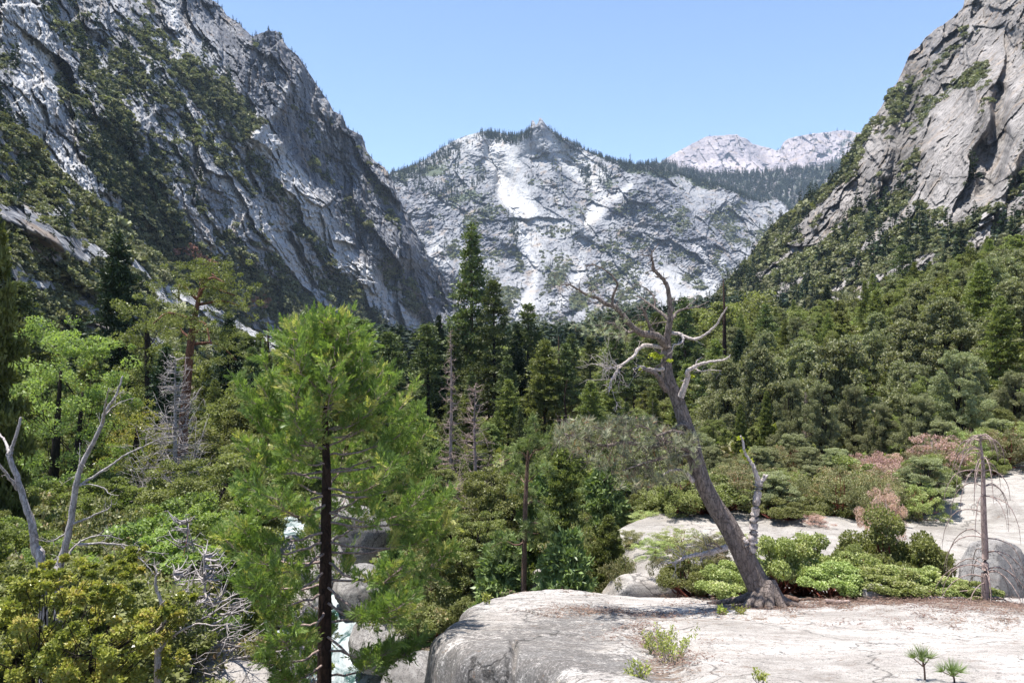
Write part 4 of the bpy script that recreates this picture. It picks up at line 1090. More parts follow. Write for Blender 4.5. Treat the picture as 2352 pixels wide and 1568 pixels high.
SPEC = [ # px, ytop, depth, template, width factor, name, label
 (1083, 518, 100, 'pine_a', 1.0, 'pine_tree', 'tallest pine in the valley, straight trunk rising above the middle mountain foot'),
 (1137, 638, 92, 'pine_b', 1.05, 'pine_tree', 'second tallest dark pine, just right of the tallest pine'),
 (1212, 700, 112, 'pine_c', 1.25, 'pine_tree', 'thin pine with sparse limbs, right of the two tallest pines'),
 (1251, 784, 84, 'cedar_a', 1.1, 'cedar_tree', 'yellow-green pointed cedar between the thin pine and the burnt poles'),
 (272, 546, 72, 'fir', 1.05, 'fir_tree', 'big black-green fir towering over the left woods'),
 (44, 640, 66, 'pine_b', 1.4, 'pine_tree', 'dark conifer at the left edge above the bright green alder'),
 (836, 735, 92, 'pine_c', 1.5, 'pine_tree', 'dark pine peeking just right of the bright cedar top'),
 (896, 758, 84, 'pine_b', 1.5, 'pine_tree', 'bushy pine between the bright cedar and the forked dark pine'),
 (985, 748, 70, 'pine_c', 1.3, 'pine_tree', 'dark fork-topped pine left of the dead pink-grey pine'),
 (1008, 728, 82, 'fir', .7, 'fir_tree', 'narrow dark spire conifer left of the tallest pine'),
 (1355, 768, 120, 'pine_b', 1.25, 'pine_tree', 'pine under the drooping left limbs of the leaning dead pine'),
 (1413, 748, 104, 'pine_a', 1.5, 'pine_tree', 'dark full pine behind the left limbs of the leaning dead pine'),
 (1457, 762, 132, 'pine_b', 1.3, 'pine_tree', 'pine just left of the leaning dead pine trunk top'),
 (1573, 686, 122, 'pine_a', 1.25, 'pine_tree', 'slim pine seen right behind the top fork of the leaning dead pine'),
 (568, 768, 78, 'pine_b', 1.6, 'pine_tree', 'round-topped pine left of the bright cedar, before the pale slabs'),
 (618, 738, 88, 'snag', 1.6, 'dead_tree', 'dark bare-topped tree just left of the bright cedar crown'),
 (1284, 772, 92, 'snag', 1.3, 'dead_tree', 'taller burnt pole in the middle of the valley'),
 (1303, 868, 74, 'snag', 1.3, 'dead_tree', 'shorter burnt pole right of the taller one in mid valley'),
 (1663, 640, 96, 'snag', 1.25, 'dead_tree', 'tall charred snag right of the leaning dead pine, before the right slope'),
 (1716, 792, 105, 'snag', 1.5, 'dead_tree', 'short thick burnt stump pole right of the tall charred snag'),
 (1706, 805, 112, 'snag_b', 1.3, 'dead_tree', 'thin burnt pole touching the left side of the short thick one'),
 (1759, 700, 108, 'pine_c', 1.35, 'pine_tree', 'sparse tall pine with a bare tip on the lower right slope'),
 (1800, 760, 118, 'cedar_a', .9, 'cedar_tree', 'small pointed conifer right of the sparse bare-tipped pine'),
 (1850, 500, 560, 'pine_b', 1.2, 'pine_tree', 'lone distant pine high on the right spur'),
 (1900, 655, 215, 'fir', 1.3, 'fir_tree', 'dark cone-shaped conifer beside the white scree on the right slope'),
 (2070, 560, 240, 'pine_b', 1.3, 'pine_tree', 'tall conifer above the crest of the right hillside'),
 (1035, 760, 44, 'dead_a', .8, 'dead_tree', 'tall pinkish dead pine with short bare twigs, left of the tallest pine'),
 (1092, 880, 38, 'dead_c', 1.0, 'dead_tree', 'broad bare dead pine at the foot of the two tallest pines'),
 (402, 820, 34, 'dead_b', .95, 'dead_tree', 'bushy grey dead conifer with countless bare twigs at left'),
 (1206, 1010, 22, 'snag_b', .7, 'pine_tree', ''),
]
for px, yt, d, tp, wf, nm, lb in SPEC:
    if not lb: continue
    x, y, z = at_px(px, d) if d < 46 else ((px-1176)/F*d, d, float(Gz((px-1176)/F*d, d)))
    if px == 1850 or px == 2070:
        z = zpx(yt, d) - 26
    h = zpx(yt, d) - z
    parts = ('trunk', 'branches') if tp.startswith(('dead', 'snag')) else ('trunk', 'crown')
    # widths on the photo stay true: template width scale is relative to height
    put(nm, T[tp], (x, y, z), h, h*wf, rf.uniform(0, 6.28), lb, 'dead tree' if 'dead' in tp or 'snag' in tp else ('fir' if tp == 'fir' else ('cedar' if 'cedar' in tp else 'pine')), None, parts)

# ---- the red-trunked old cedar at left ---------------------------------------------
def red_cedar():
    d = 40.0; rng = np.random.default_rng(61)
    x, y, z = at_px(424, d)
    e = empty('cedar_tree', (x, y, z), 'old cedar with bare leaning red trunk and flat ragged crown, left woods', 'cedar')
    o = np.array([x, y, z])
    t = Geo(); g = Geo()
    tr = [W(420, 1010, d), W(428, 900, d), W(437, 800, d), W(446, 735, d), W(455, 690, d), W(462, 655, d)]
    tr = [np.array([tr[0][0], d, z])] + tr
    tube(t, smooth_path(np.array(tr)-o, 20), [.27, .24, .22, .20, .15, .10, .05], 10, rough=.12)
    limbs = [((455, 690), (420, 655), (425, 690)), ((462, 655), (500, 640), (540, 655)), ((452, 700), (500, 690), (530, 700)), ((446, 735), (400, 720), (380, 745)), ((446, 740), (490, 745), (520, 790)), ((440, 780), (410, 760), (400, 745)),
             ((462, 655), (450, 635), (440, 630)), ((462, 655), (485, 628), (515, 640)), ((455, 690), (480, 660), (550, 680)), ((440, 790), (470, 790), (490, 830)), ((442, 765), (470, 760), (505, 765))]
    cl = []
    for a, b, c in limbs:
        dd = rng.normal()*1.2
        P = smooth_path([W(*a, d)-o, W(*b, d)-o+[0, dd*.5, 0], W(*c, d)-o+[0, dd, 0]], 7)
        tube(t, P, [.09, .03], 5); cl += [P[3], P[5], P[6], P[4]+[0, 0, .3]]
    for c in cl:
        for _ in range(6):
            q = c + rng.normal(size=3)*np.array([.75, .8, .32]); clump(g, rng, q, rng.uniform(.14, .34), 90, .085, rng.uniform(.2, .8), squash=.6, width=.45)
    t.obj('trunk', M['bark_red'], e, True); g.obj('crown', M['cedar_far'], e)
red_cedar()

# ---- bright alder, left edge -------------------------------------------------------
def leafy_tree(name, label, cat, d, cl_px, mat, leaf, per, wood, stems, seed, depth_sp=2.0, base=None, rscale=1.0):
    """crown built from clumps read off the photo, each at its own depth"""
    rng = np.random.default_rng(seed)
    bx, by, bz = at_px(stems[0][0][0], d) if base is None else base
    o = np.array([bx, by, bz]); e = empty(name, tuple(o), label, cat)
    t = Geo(); g = Geo()
    for st in stems:
        P = [W(a, b, d)-o for a, b in st[0:]]
        P[0] = np.array([P[0][0], 0, 0])
        tube(t, smooth_path(P, 12), [st_r for st_r in (.018*d*.5, .012*d*.5, .003*d*.5)], 8, rough=.1)
    for (cx, cy, r) in cl_px:
        rw = r/F*d*rscale
        for _ in range(7):
            off = rng.normal(size=2)*r*.42
            c = W(cx+off[0], cy+off[1], d) - o + [0, rng.normal()*depth_sp*.5, 0]
            q = rw*rng.uniform(.3, .62)
            clump(g, rng, c, q, int(per*(q/rw)**2), leaf, rng.uniform(.15, .85), squash=.7)
            if rng.random() < .35:
                st = stems[rng.integers(len(stems))]; b = W(*st[1+rng.integers(len(st)-1)], d) - o; b = b*.8 + .2*(W(*st[-2], d)-o)
                if b[2] < c[2]: tube(t, smooth_path([b, (b+c)/2+[0, 0, -.12]+rng.normal(size=3)*.1*d/20, c], 6), [.016*d/20, .004], 4)
    t.obj('trunk', M[wood], e, True); g.obj('crown', M[mat], e)
    return e
cl = [(130, 770, 50), (180, 800, 46), (90, 810, 50), (60, 880, 55), (140, 860, 60), (210, 870, 46), (60, 960, 60), (130, 950, 60), (200, 960, 50), (235, 930, 34), (100, 1040, 60), (180, 1040, 50), (40, 1060, 50), (70, 1130, 60), (230, 800, 24), (150, 1110, 55), (20, 1150, 60), (90, 1210, 60), (20, 900, 34), (215, 1090, 40), (30, 1240, 60), (-40, 1000, 60), (-30, 1150, 60)]
leafy_tree('alder_tree', 'large bright light-green alder filling the left edge behind bare pale trunks', 'alder', 34, cl, 'alder', .10, 900, 'bark_dark',
           [[(115, 1330), (120, 1150), (130, 1000), (140, 850)], [(115, 1330), (150, 1180), (175, 1050), (190, 900)]], 62, 4.0)
cl = [(320, 700, 30), (340, 740, 40), (300, 780, 40), (370, 790, 40), (330, 840, 50), (290, 860, 40), (385, 850, 34), (350, 900, 40), (300, 930, 40)]
leafy_tree('cedar_tree', 'rounded mid-green tree between the black-green fir and the red-trunked cedar', 'tree', 52, cl, 'cedar_far', .13, 650, 'bark_dark', [[(345, 1000), (345, 900), (340, 800), (335, 740)]], 63, 3)
cl = [(320, 960, 40), (300, 1010, 46), (330, 1060, 44), (290, 1090, 40), (330, 1130, 40), (270, 1030, 26), (300, 1150, 30), (350, 1000, 30)]
leafy_tree('cedar_tree', 'yellowing olive tree left of the bushy grey dead conifer', 'tree', 38, cl, 'yoak', .09, 700, 'bark_dark', [[(310, 1250), (312, 1130), (312, 1040), (315, 980)]], 64, 2)

# ---- fill of the middle woods --------------------------------------------------------
def fill(n, px_rng, d_rng, top_lo, top_hi, kinds, names, label, group, seed, cat='tree', mindist=None, hmax=30, wf=(.8, 1.25), bright=None):
    rng = np.random.default_rng(seed); out = []; tries = 0
    while len(out) < n and tries < n*40:
        tries += 1
        px = rng.uniform(*px_rng); d = math.exp(rng.uniform(math.log(d_rng[0]), math.log(d_rng[1])))
        x = (px-1176)/F*d
        if mindist and any((x-a)**2+(d-b)**2 < (mindist*(1+d/150))**2 for a, b in out): continue
        z = float(near_z(np.array([x]), np.array([d]))[0])
        if seg_dist(np.array([x]), np.array([d]), RIVER)[0][0] < 3.0: continue
        if d < 32 and 300 < px < 900: continue
        if d < 37 and 590 < px < 880: continue
        if d < 27 and 1150 < px < 1260: continue
        lo = np.interp(px, *zip(*top_lo)); hi = np.interp(px, *zip(*top_hi))
        f = (math.log(d)-math.log(d_rng[0]))/(math.log(d_rng[1])-math.log(d_rng[0]))
        top = lo*(1-f) + hi*f + rng.normal()*22
        h = min(zpx(top, d) - z, hmax*rng.uniform(.85, 1))
        if h < 1.5: continue
        out.append((x, d))
        k = rng.integers(len(kinds))
        nm = names[k]; ct = nm.split('_')[0] if nm != 'shrub' else 'shrub'
        ob = put(nm, T[kinds[k]], (x, d, z), h, h*rng.uniform(*wf)*(.6 if nm == 'shrub' else 1), rng.uniform(0, 6.28), label, ct, group, ('stem', 'leaves') if nm == 'shrub' else ('trunk', 'crown'))
        AUTO.append((ob, {'oak_tree': 'rounded green oak', 'cedar_tree': 'pointed yellowish-green cedar', 'pine_tree': 'dark green pine', 'fir_tree': 'dark narrow fir', 'alder_tree': 'light green leafy alder', 'shrub': 'low green shrub'}[nm] + label[label.index(' '):].replace(' tree ', ' ', 1) if False else {'oak_tree': 'rounded green oak', 'cedar_tree': 'yellowish-green cedar', 'pine_tree': 'dark green pine', 'fir_tree': 'dark narrow fir', 'alder_tree': 'light green alder', 'shrub': 'low green shrub'}[nm] + ' ' + label, px, d))
    return out
# px -> treetop height in the picture for the near (lo) and the far (hi) edge of the wood
fill(48, (-150, 720), (34, 60), [(-200, 1020), (0, 1050), (300, 1120), (560, 1080), (760, 1100)], [(-200, 860), (0, 880), (300, 900), (560, 900), (760, 900)],
     ['fresh', 'oak_a', 'cedar_a', 'cedar_b', 'fresh'], ['oak_tree', 'oak_tree', 'cedar_tree', 'cedar_tree', 'oak_tree'], 'in the left woods', 'trees of the left woods', 71, mindist=2.2)
fill(72, (-250, 900), (60, 150), [(-300, 860), (0, 880), (300, 900), (560, 870), (900, 880)], [(-300, 720), (0, 740), (300, 790), (560, 815), (900, 830)],
     ['cedar_a', 'cedar_b', 'oak_b', 'pine_b', 'oak_a', 'pine_c'], ['cedar_tree', 'cedar_tree', 'oak_tree', 'pine_tree', 'oak_tree', 'pine_tree'], 'under the left mountain', 'trees under the left mountain', 72, mindist=3)
fill(48, (840, 1500), (42, 75), [(800, 1020), (1000, 1050), (1200, 1080), (1500, 1080)], [(800, 920), (1000, 930), (1200, 960), (1500, 960)],
     ['cedar_a', 'fresh', 'cedar_b', 'pine_c', 'fresh'], ['cedar_tree', 'oak_tree', 'cedar_tree', 'pine_tree', 'oak_tree'], 'in the mid-valley woods', 'trees of the mid-valley woods', 73, mindist=2.2)
fill(80, (820, 1720), (75, 230), [(800, 930), (1000, 930), (1200, 950), (1500, 940), (1700, 930)], [(800, 850), (1000, 860), (1200, 880), (1300, 900), (1500, 870), (1700, 840)],
     ['oak_a', 'cedar_a', 'oak_b', 'pine_b', 'oak_c'], ['oak_tree', 'cedar_tree', 'oak_tree', 'pine_tree', 'oak_tree'], 'in the far mid-valley', 'trees of the far mid-valley', 74, mindist=3)
fill(30, (860, 1750), (62, 130), [(860, 900), (1200, 930), (1500, 900), (1750, 850)], [(860, 800), (1200, 850), (1500, 830), (1750, 770)],
     ['pine_a', 'pine_b', 'cedar_a', 'fir'], ['pine_tree', 'pine_tree', 'cedar_tree', 'fir_tree'], 'in the mid-valley woods', 'pines of the mid-valley', 79, mindist=3, wf=(.9, 1.3))
fill(18, (880, 1740), (78, 125), [(860, 800), (1740, 810)], [(860, 745), (1740, 765)], ['pine_a', 'pine_b', 'fir', 'pine_c'], ['pine_tree', 'pine_tree', 'fir_tree', 'pine_tree'], 'in the mid-valley woods', 'pines of the mid-valley', 84, mindist=3, wf=(1.0, 1.3))
fill(16, (0, 700), (48, 90), [(0, 850), (700, 850)], [(0, 740), (700, 780)], ['pine_b', 'fir', 'cedar_a'], ['pine_tree', 'fir_tree', 'cedar_tree'], 'in the left woods', 'conifers of the left woods', 80, mindist=3, wf=(.9, 1.3))
fill(16, (1640, 2150), (50, 130), [(1640, 870), (2250, 860)], [(1640, 770), (1900, 750), (2250, 740)], ['cedar_a', 'pine_b', 'cedar_b'], ['cedar_tree', 'pine_tree', 'cedar_tree'], 'at the hillside foot', 'conifers at the hillside foot', 83, mindist=3, wf=(.8, 1.1))
# lighter cedars right of the leaning pine
for px, yt, d, k, wf, lb in ((1655, 905, 66, 'cedar_b', .95, 'full bright green cedar directly right of the leaning pine trunk'), (1735, 860, 72, 'cedar_a', .8, 'pointed cedar below the tall charred snag'),
                          (1500, 900, 80, 'cedar_a', .9, 'cedar just left of the leaning pine trunk'), (1590, 880, 90, 'oak_b', .9, 'green tree behind the right limbs of the leaning pine'),
                          (1940, 770, 120, 'cedar_a', .8, 'bright cedar amid the lower right hillside oaks'), (1795, 850, 82, 'cedar_b', .9, 'dark-cored cedar right of the pointed cedar below the charred snag')):
    x, y = (px-1176)/F*d, d; z = float(near_z(np.array([x]), np.array([y]))[0]); h = zpx(yt, d)-z
    put('cedar_tree' if 'cedar' in k else 'oak_tree', T[k], (x, y, z), h, h*wf, rf.uniform(0, 6), lb, 'cedar' if 'cedar' in k else 'tree')

# ---- oaks of the right hillside: the nearest 290 one by one, the rest as a wood ---------
def hillside():
    rng = np.random.default_rng(81); cand = []
    for _ in range(90000):
        d = math.sqrt(rng.uniform(46**2, 430**2)); x = rng.uniform(16, 190)
        px = x/d*F+1176
        if px < 1640 or px > 2480: continue
        if x > 26 + 100*1.15: continue
        sp = 2.1 + d/85
        cand.append((x, d, px, sp))
        if len(cand) > 16000: break
    keep = []; cell = {}
    for x, d, px, sp in cand:
        kx, ky = int(x//6), int(d//6); ok = True
        for a in (-1, 0, 1):
            for b in (-1, 0, 1):
                for q in cell.get((kx+a, ky+b), ()):
                    if (q[0]-x)**2+(q[1]-d)**2 < sp*sp: ok = False
        if ok:
            cell.setdefault((kx, ky), []).append((x, d)); keep.append((x, d, px))
    X = np.array(keep); z = near_z(X[:, 0], X[:, 1])
    h = rng.uniform(3.2, 6.0, len(X))*(1 + .1*(X[:, 1] < 90))
    d = X[:, 1]
    # the white scree gully stays open
    gd, _ = seg_dist(X[:, 2], 784 - z/d*F, [(1868, 760), (1885, 700), (1930, 650)])
    ok = gd > 9
    X, z, h, d = X[ok], z[ok], h[ok], d[ok]
    order = np.argsort(d/h)
    near, rest = order[:170], order[170:]
    for i in near:
        grey = rng.random() < (.75 if d[i] < 85 else .18)
        k = rng.choice(['oak_g', 'oak_g2', 'oak_g']) if grey else rng.choice(['oak_a', 'oak_b', 'oak_b', 'cedar_b', 'cedar_a'])
        hh = h[i]*(1.1 if grey else 1)*(1.25 if k.startswith('cedar') else 1); grey = 'tall green' if k.startswith('cedar') else ('grey-green' if grey else 'olive-green')
        row = 'front rows at the foot' if d[i] < 90 else ('lower half' if d[i] < 140 else 'upper rows')
        ob = put('cedar_tree' if k.startswith('cedar') else 'oak_tree', T[k], (X[i, 0], d[i], z[i]-.2), hh, hh*rng.uniform(.65, 1.0), rng.uniform(0, 6.28), 'x', 'cedar' if k.startswith('cedar') else 'oak', 'trees of the right hillside')
        AUTO.append((ob, grey + (' cedar' if k.startswith('cedar') else ' oak') + ' on the right hillside', X[i, 0]/d[i]*F+1176, d[i]))
    P = np.stack([X[rest, 0], d[rest], z[rest]-.2], 1); hh = h[rest]
    o = scatter('hillside_wood', [], P, np.stack([hh*1.15, hh*1.15, hh], 1), rng, 'dense olive-green oaks merging into one wood along the upper right hillside', 'wood', .04) if False else None
    return P, hh, rng
HP, HH, hrng = hillside()
# far oaks: simpler crowns
def far_oak(seed, mat='oak', con=0.0):
    rng = np.random.default_rng(seed); g = Geo()
    for i in range(22):
        z = rng.uniform(.22, .95); rr = .30*(1-con*z)*(1-max(0, z-.7)*1.6)
        a = rng.uniform(0, 6.28); q = rng.random()**.5
        clump(g, rng, np.array([math.cos(a)*rr*q, math.sin(a)*rr*q, z]), rng.uniform(.09, .17)*(1-con*.5*z), 75, .036, rng.uniform(.1, .9), squash=.7, width=.8)
    tube(g, [(0, 0, 0), (0, 0, .6)], [.03, .015], 5, tint=.02)
    return g.mesh('far_oak', M[mat])
FO = [far_oak(970), far_oak(971), far_oak(972, 'oak', .6), far_oak(973, 'cedar_far', .75), far_oak(974, 'oak_grey', .4), far_oak(975, 'oak', .3)]
scatter('hillside_wood', FO, HP, np.stack([HH*hrng.uniform(.85, 1.25, len(HH)), HH*1.05, HH*hrng.uniform(.85, 1.35, len(HH))], 1), hrng, 'dense olive-green oaks merging into one wood high on the right hillside', 'wood', .04)
# woods that carpet the far valley sides
n = 1500
d_ = np.exp(rs.uniform(math.log(160), math.log(700), n)); px_ = rs.uniform(1150, 1760, n); x_ = (px_-1176)/F*d_; z_ = Gz(x_, d_); hh = rs.uniform(6, 11, n)
scatter('valley_oaks', FO, np.stack([x_, d_, z_], 1), np.stack([hh*1.2, hh*1.2, hh], 1), rs, 'green oak wood on the far valley floor between the pines', 'wood', .03)
# ================================================================== NEAR TREES AND PLANTS
def ZA(zx, zy): return (1255.6+.3125*zx, 520.6+.3125*zy)      # photo crops used while tracing
def ZB(zx, zy): return (1555.75+.33985*zx, 1035.1+.33985*zy)
def ZC(zx, zy): return (zx*.3398, 520.6+zy*.3398)
def ZD(zx, zy): return (zx*.3398, 1035.1+zy*.3398)

def limb(geo, pts, r0, r1, d, o, rng, seg=8, dd=0.0, n=None, rough=.12, tint=.5, d0=0.0):
    P = [W(a, b, d + d0 + dd*i/max(1, len(pts)-1)) - o for i, (a, b) in enumerate(pts)]
    n = n or 5*len(pts)
    Q = smooth_path(P, n)
    Ln = np.linalg.norm(Q[-1]-Q[0])
    Q[1:-1] += rng.normal(size=(n-2, 3))*min(.010, .12*r1+.003)
    tube(geo, Q, np.linspace(0, 1, n)**.85*(r1-r0)+r0, seg, tint, rough, int(rng.integers(1e6)))
    return Q
def twigs(geo, Q, rng, n, ln, r, seg=4, up=0.0, frac=.2, tint=.5, sub=2):
    tips = []
    for k in range(n):
        i = int(rng.uniform(frac, 1)*(len(Q)-1)); q = Q[i]
        T_ = unit(Q[min(i+1, len(Q)-1)]-Q[max(i-1, 0)])
        d = unit(T_*.5 + rdir(rng, 1)[0]*.9 + np.array([0, 0, up])); l = ln*rng.uniform(.35, 1.1)
        a = q + d*l*.5 + rng.normal(size=3)*.14*l; b = q + d*l + rng.normal(size=3)*.22*l
        P = smooth_path([q, a, b], 5); tube(geo, P, [r, r*.35], seg, tint)
        tips.append(b)
        for s_ in range(sub):
            q2 = P[rng.integers(2, 5)]; d2 = unit(d + rdir(rng, 1)[0]*.9)
            b2 = q2 + d2*l*.45; tube(geo, [q2, (q2+b2)/2 + rng.normal(size=3)*.03*l, b2], [r*.55, r*.25], 3, tint); tips.append(b2)
    return tips
def needles(geo, c, d, rng, n=26, l=.11, w=.006, spread=.9, tint=.5, up=.3):
    D = unit(d*1.0 + rdir(rng, n)*spread + np.array([0, 0, up]))
    leaves(geo, c + D*.01, D, l*(.7+.5*rng.random(n)), w, rng, np.clip(tint+rng.normal(0, .18, n), 0, 1), tri=True)

def leaning_pine():
    rng = np.random.default_rng(1001); d = 13.2
    bz = float(near_z(np.array([(1757-1176)/F*d]), np.array([d]))[0])
    bx = (1757-1176)/F*d
    o = np.array([bx, d, bz])
    e = empty('dead_pine', tuple(o), 'half-dead gnarled pine leaning left on the granite slab, bare twisted limbs against the mountain', 'pine')
    t = Geo(); fol = Geo(); fl2 = Geo(); moss = Geo(); sn = Geo(); pl = {}
    def pale(k): return pl.setdefault(k, Geo())
    tr = [(1771, 1402), (1757, 1372), (1738, 1335), (1718, 1296), (1694, 1247), (1668, 1200), (1641, 1160), (1618, 1116), (1600, 1062), (1588, 1012), (1574, 974), (1563, 939), (1552, 908), (1540, 884), (1532, 858), (1531, 833), (1531, 808), (1527, 786)]
    rw = [.30, .27, .245, .225, .215, .205, .19, .175, .165, .158, .15, .14, .135, .13, .12, .112, .115, .10]
    P = [W(a, b, d + .0 + .35*i/17) - o for i, (a, b) in enumerate(tr)]
    P[0][2] = -.12
    Q = smooth_path(P, 70)
    tube(t, Q, np.interp(np.linspace(0, 1, 70), np.linspace(0, 1, 18), rw)*.80, 26, .5, .16, 5)
    # buttress roots spreading over the rock
    for k, (ang, ln, r) in enumerate(((-2.7, .55, .14), (-2.2, .45, .12), (-1.6, .40, .13), (-.9, .42, .12), (-.2, .85, .13), (.5, .5, .12), (2.6, .7, .11), (1.6, .4, .1))):
        dx, dy = math.cos(ang), math.sin(ang)
        a = np.array([.02, 0, .42]) + np.array([dx, dy, 0])*.05; b = np.array([dx*.26, dy*.26, .12]); c = np.array([dx*(.26+ln*.5), dy*(.26+ln*.5), -.02]); f = np.array([dx*(.26+ln), dy*(.26+ln)+.05, -.12])
        tube(t, smooth_path([a, b, c, f], 14), [r*.8, r*.7, r*.45, r*.15], 10, .5, .2, 40+k)
    for poly in SLAB: pass
    def lm(z, pts, r0, r1, dd=0, g=t, tw=0, tl=.3, d0=.25, up=0.0, sub=2, seg=9):
        r0 *= .78; r1 *= .85
        Q = limb(g, [z(*p) for p in pts], r0, r1, d, o, rng, seg=seg, dd=dd, d0=d0)
        tips = twigs(g, Q, rng, tw, tl, max(r1*.8, .006), up=up, sub=sub) if tw else []
        return Q, tips
    # top stem
    QA, _ = lm(ZA, [(880, 880), (888, 790), (905, 700), (908, 620), (905, 560), (890, 450), (860, 390), (800, 330), (780, 270), (768, 215)], .085, .022, -.5, tw=10, tl=.16, sub=1)
    lm(ZA, [(768, 215), (775, 190), (793, 165), (825, 128)], .020, .007, 0, d0=-.25); lm(ZA, [(770, 215), (735, 212), (665, 205)], .014, .005, 0, d0=-.25, tw=5, tl=.10); lm(ZA, [(778, 185), (760, 165), (735, 150)], .013, .005, d0=-.25)
    lm(ZA, [(800, 335), (760, 325), (715, 342)], .014, .004, d0=-.1, tw=3, tl=.1); lm(ZA, [(790, 320), (815, 315), (835, 300)], .014, .004, d0=-.1, tw=3, tl=.06); lm(ZA, [(860, 390), (862, 360), (858, 340)], .014, .006, d0=-.1)
    lm(ZA, [(915, 548), (960, 545), (1005, 535)], .012, .004, tw=4, tl=.09); lm(ZA, [(912, 545), (935, 530), (945, 510)], .012, .004, tw=3, tl=.06)
    # long left limb
    lm(ZA, [(870, 870), (850, 850), (822, 812), (762, 790), (692, 780), (622, 730), (562, 650), (500, 590), (440, 570), (370, 525), (310, 505), (230, 460), (160, 425), (105, 430)], .10, .008, -1.4, tw=34, tl=.34, up=.02)
    lm(ZA, [(482, 578), (490, 500), (520, 430), (490, 370), (430, 320), (350, 282), (290, 290)], .034, .005, -.5, d0=-.55, tw=12, tl=.14)
    lm(ZA, [(655, 765), (600, 775), (560, 740), (500, 710), (430, 700)], .03, .006, .4, d0=.1, tw=16, tl=.35)
    lm(ZA, [(590, 770), (560, 800), (520, 830)], .018, .005, .3, d0=0, tw=8, tl=.3)
    # inner limbs
    lm(ZA, [(910, 695), (862, 650), (800, 600), (740, 560), (690, 520), (640, 512)], .05, .006, .5, tw=9, tl=.14)
    lm(ZA, [(795, 595), (788, 520), (742, 462), (690, 435), (642, 418)], .026, .006, .3, d0=.5, tw=7, tl=.11)
    lm(ZA, [(830, 830), (770, 760), (745, 700), (722, 645), (700, 600)], .05, .014, -.5, tw=14, tl=.12); lm(ZA, [(745, 690), (725, 620), (760, 580), (790, 570)], .02, .008, -.2, d0=0)
    lm(ZA, [(885, 702), (830, 705), (770, 720)], .02, .006, .2, tw=4, tl=.1)
    lm(ZA, [(905, 700), (935, 660), (965, 622), (1010, 605), (1100, 590), (1190, 550)], .042, .008, .5, tw=4, tl=.16)
    lm(ZA, [(1020, 603), (1060, 565), (1115, 520)], .017, .006, .1, d0=.5, tw=3, tl=.08)
    # right limb, bleached
    QE, _ = lm(ZA, [(890, 780), (960, 785), (1010, 805), (1080, 825), (1150, 800), (1240, 730), (1280, 660), (1325, 592)], .046, .012, -.7, g=pale('right'))
    lm(ZA, [(985, 790), (1005, 830), (980, 860), (940, 865), (920, 905)], .034, .008, -.2, g=pale('right'), d0=.0, tw=8, tl=.13)
    lm(ZA, [(1080, 825), (1120, 850), (1160, 868)], .008, .003, 0, g=pale('right'), d0=-.1)
    # left lower limb ending in a tangle
    QF, tF = lm(ZA, [(872, 885), (800, 880), (722, 872), (672, 900), (640, 950), (560, 1010), (520, 1052), (490, 1100), (470, 1140), (460, 1212)], .055, .008, -.9, g=pale('left'), tw=10, tl=.2)
    lm(ZA, [(560, 1010), (500, 1030), (430, 1038)], .018, .006, -.3, g=pale('left'), d0=-.3, tw=26, tl=.42, sub=3)
    lm(ZA, [(475, 1130), (480, 1200), (520, 1320)], .008, .003, .2, g=pale('left'), d0=-.6, tw=8, tl=.2)
    # broken limb with moss
    lm(ZA, [(880, 1200), (850, 1160), (830, 1110), (780, 1070), (715, 1045)], .07, .038, -.4, d0=.1); lm(ZA, [(860, 1045), (800, 1050), (740, 1040), (690, 1025), (648, 1048)], .042, .008, -.3, g=pale('stub'), d0=.1, tw=7, tl=.25)
    lm(ZA, [(870, 980), (840, 1010), (800, 1030)], .04, .012, -.2, d0=.1, tw=5, tl=.12); lm(ZA, [(880, 970), (840, 940), (790, 900)], .038, .012, -.2, d0=.1)
    # right fork: bleached
    lm(ZA, [(985, 1250), (1010, 1180), (1036, 1110), (1035, 1065), (1090, 1030), (1140, 1005), (1220, 990), (1310, 975), (1352, 940)], .075, .010, -.5, g=pale('fork'), d0=.05, tw=5, tl=.12)
    lm(ZA, [(1095, 1020), (1102, 990), (1140, 955)], .018, .006, 0, g=pale('fork'), d0=-.1); lm(ZA, [(1090, 1040), (1130, 1062), (1180, 1052), (1285, 1057)], .022, .005, -.3, g=pale('fork'), d0=-.1, tw=9, tl=.11)
    # foliage sprays on the left limb
    def tuft_group(cx, cy, rx, ry, n, dd, mat_geo, tl=.12, tint=.5, w=.007, per=18):
        for _ in range(n):
            a, b = rng.normal(size=2)*.5
            c = W(cx+a*rx, cy+b*ry, d+dd+rng.normal()*.35) - o
            dr = rdir(rng, 1)[0]
            tube(t, [c-dr*.12+[0, 0, -.02], c], [.003, .002], 3)
            needles(mat_geo, c, dr, rng, per, tl, w, tint=tint)
    for (zx, zy, rx, ry, n) in ((280, 740, 60, 60, 14), (330, 650, 50, 50, 9), (430, 640, 60, 50, 8), (430, 760, 90, 60, 22), (520, 730, 70, 60, 14), (380, 800, 60, 50, 10), (540, 800, 50, 40, 8), (300, 570, 50, 30, 4), (220, 740, 30, 30, 5), (170, 440, 60, 30, 4), (560, 600, 50, 30, 3), (320, 520, 30, 16, 2)):
        x, y = ZA(zx, zy); tuft_group(x, y, rx*.3125*1.1, ry*.3125*1.1, int(n*.6), -.6, fol, .10)
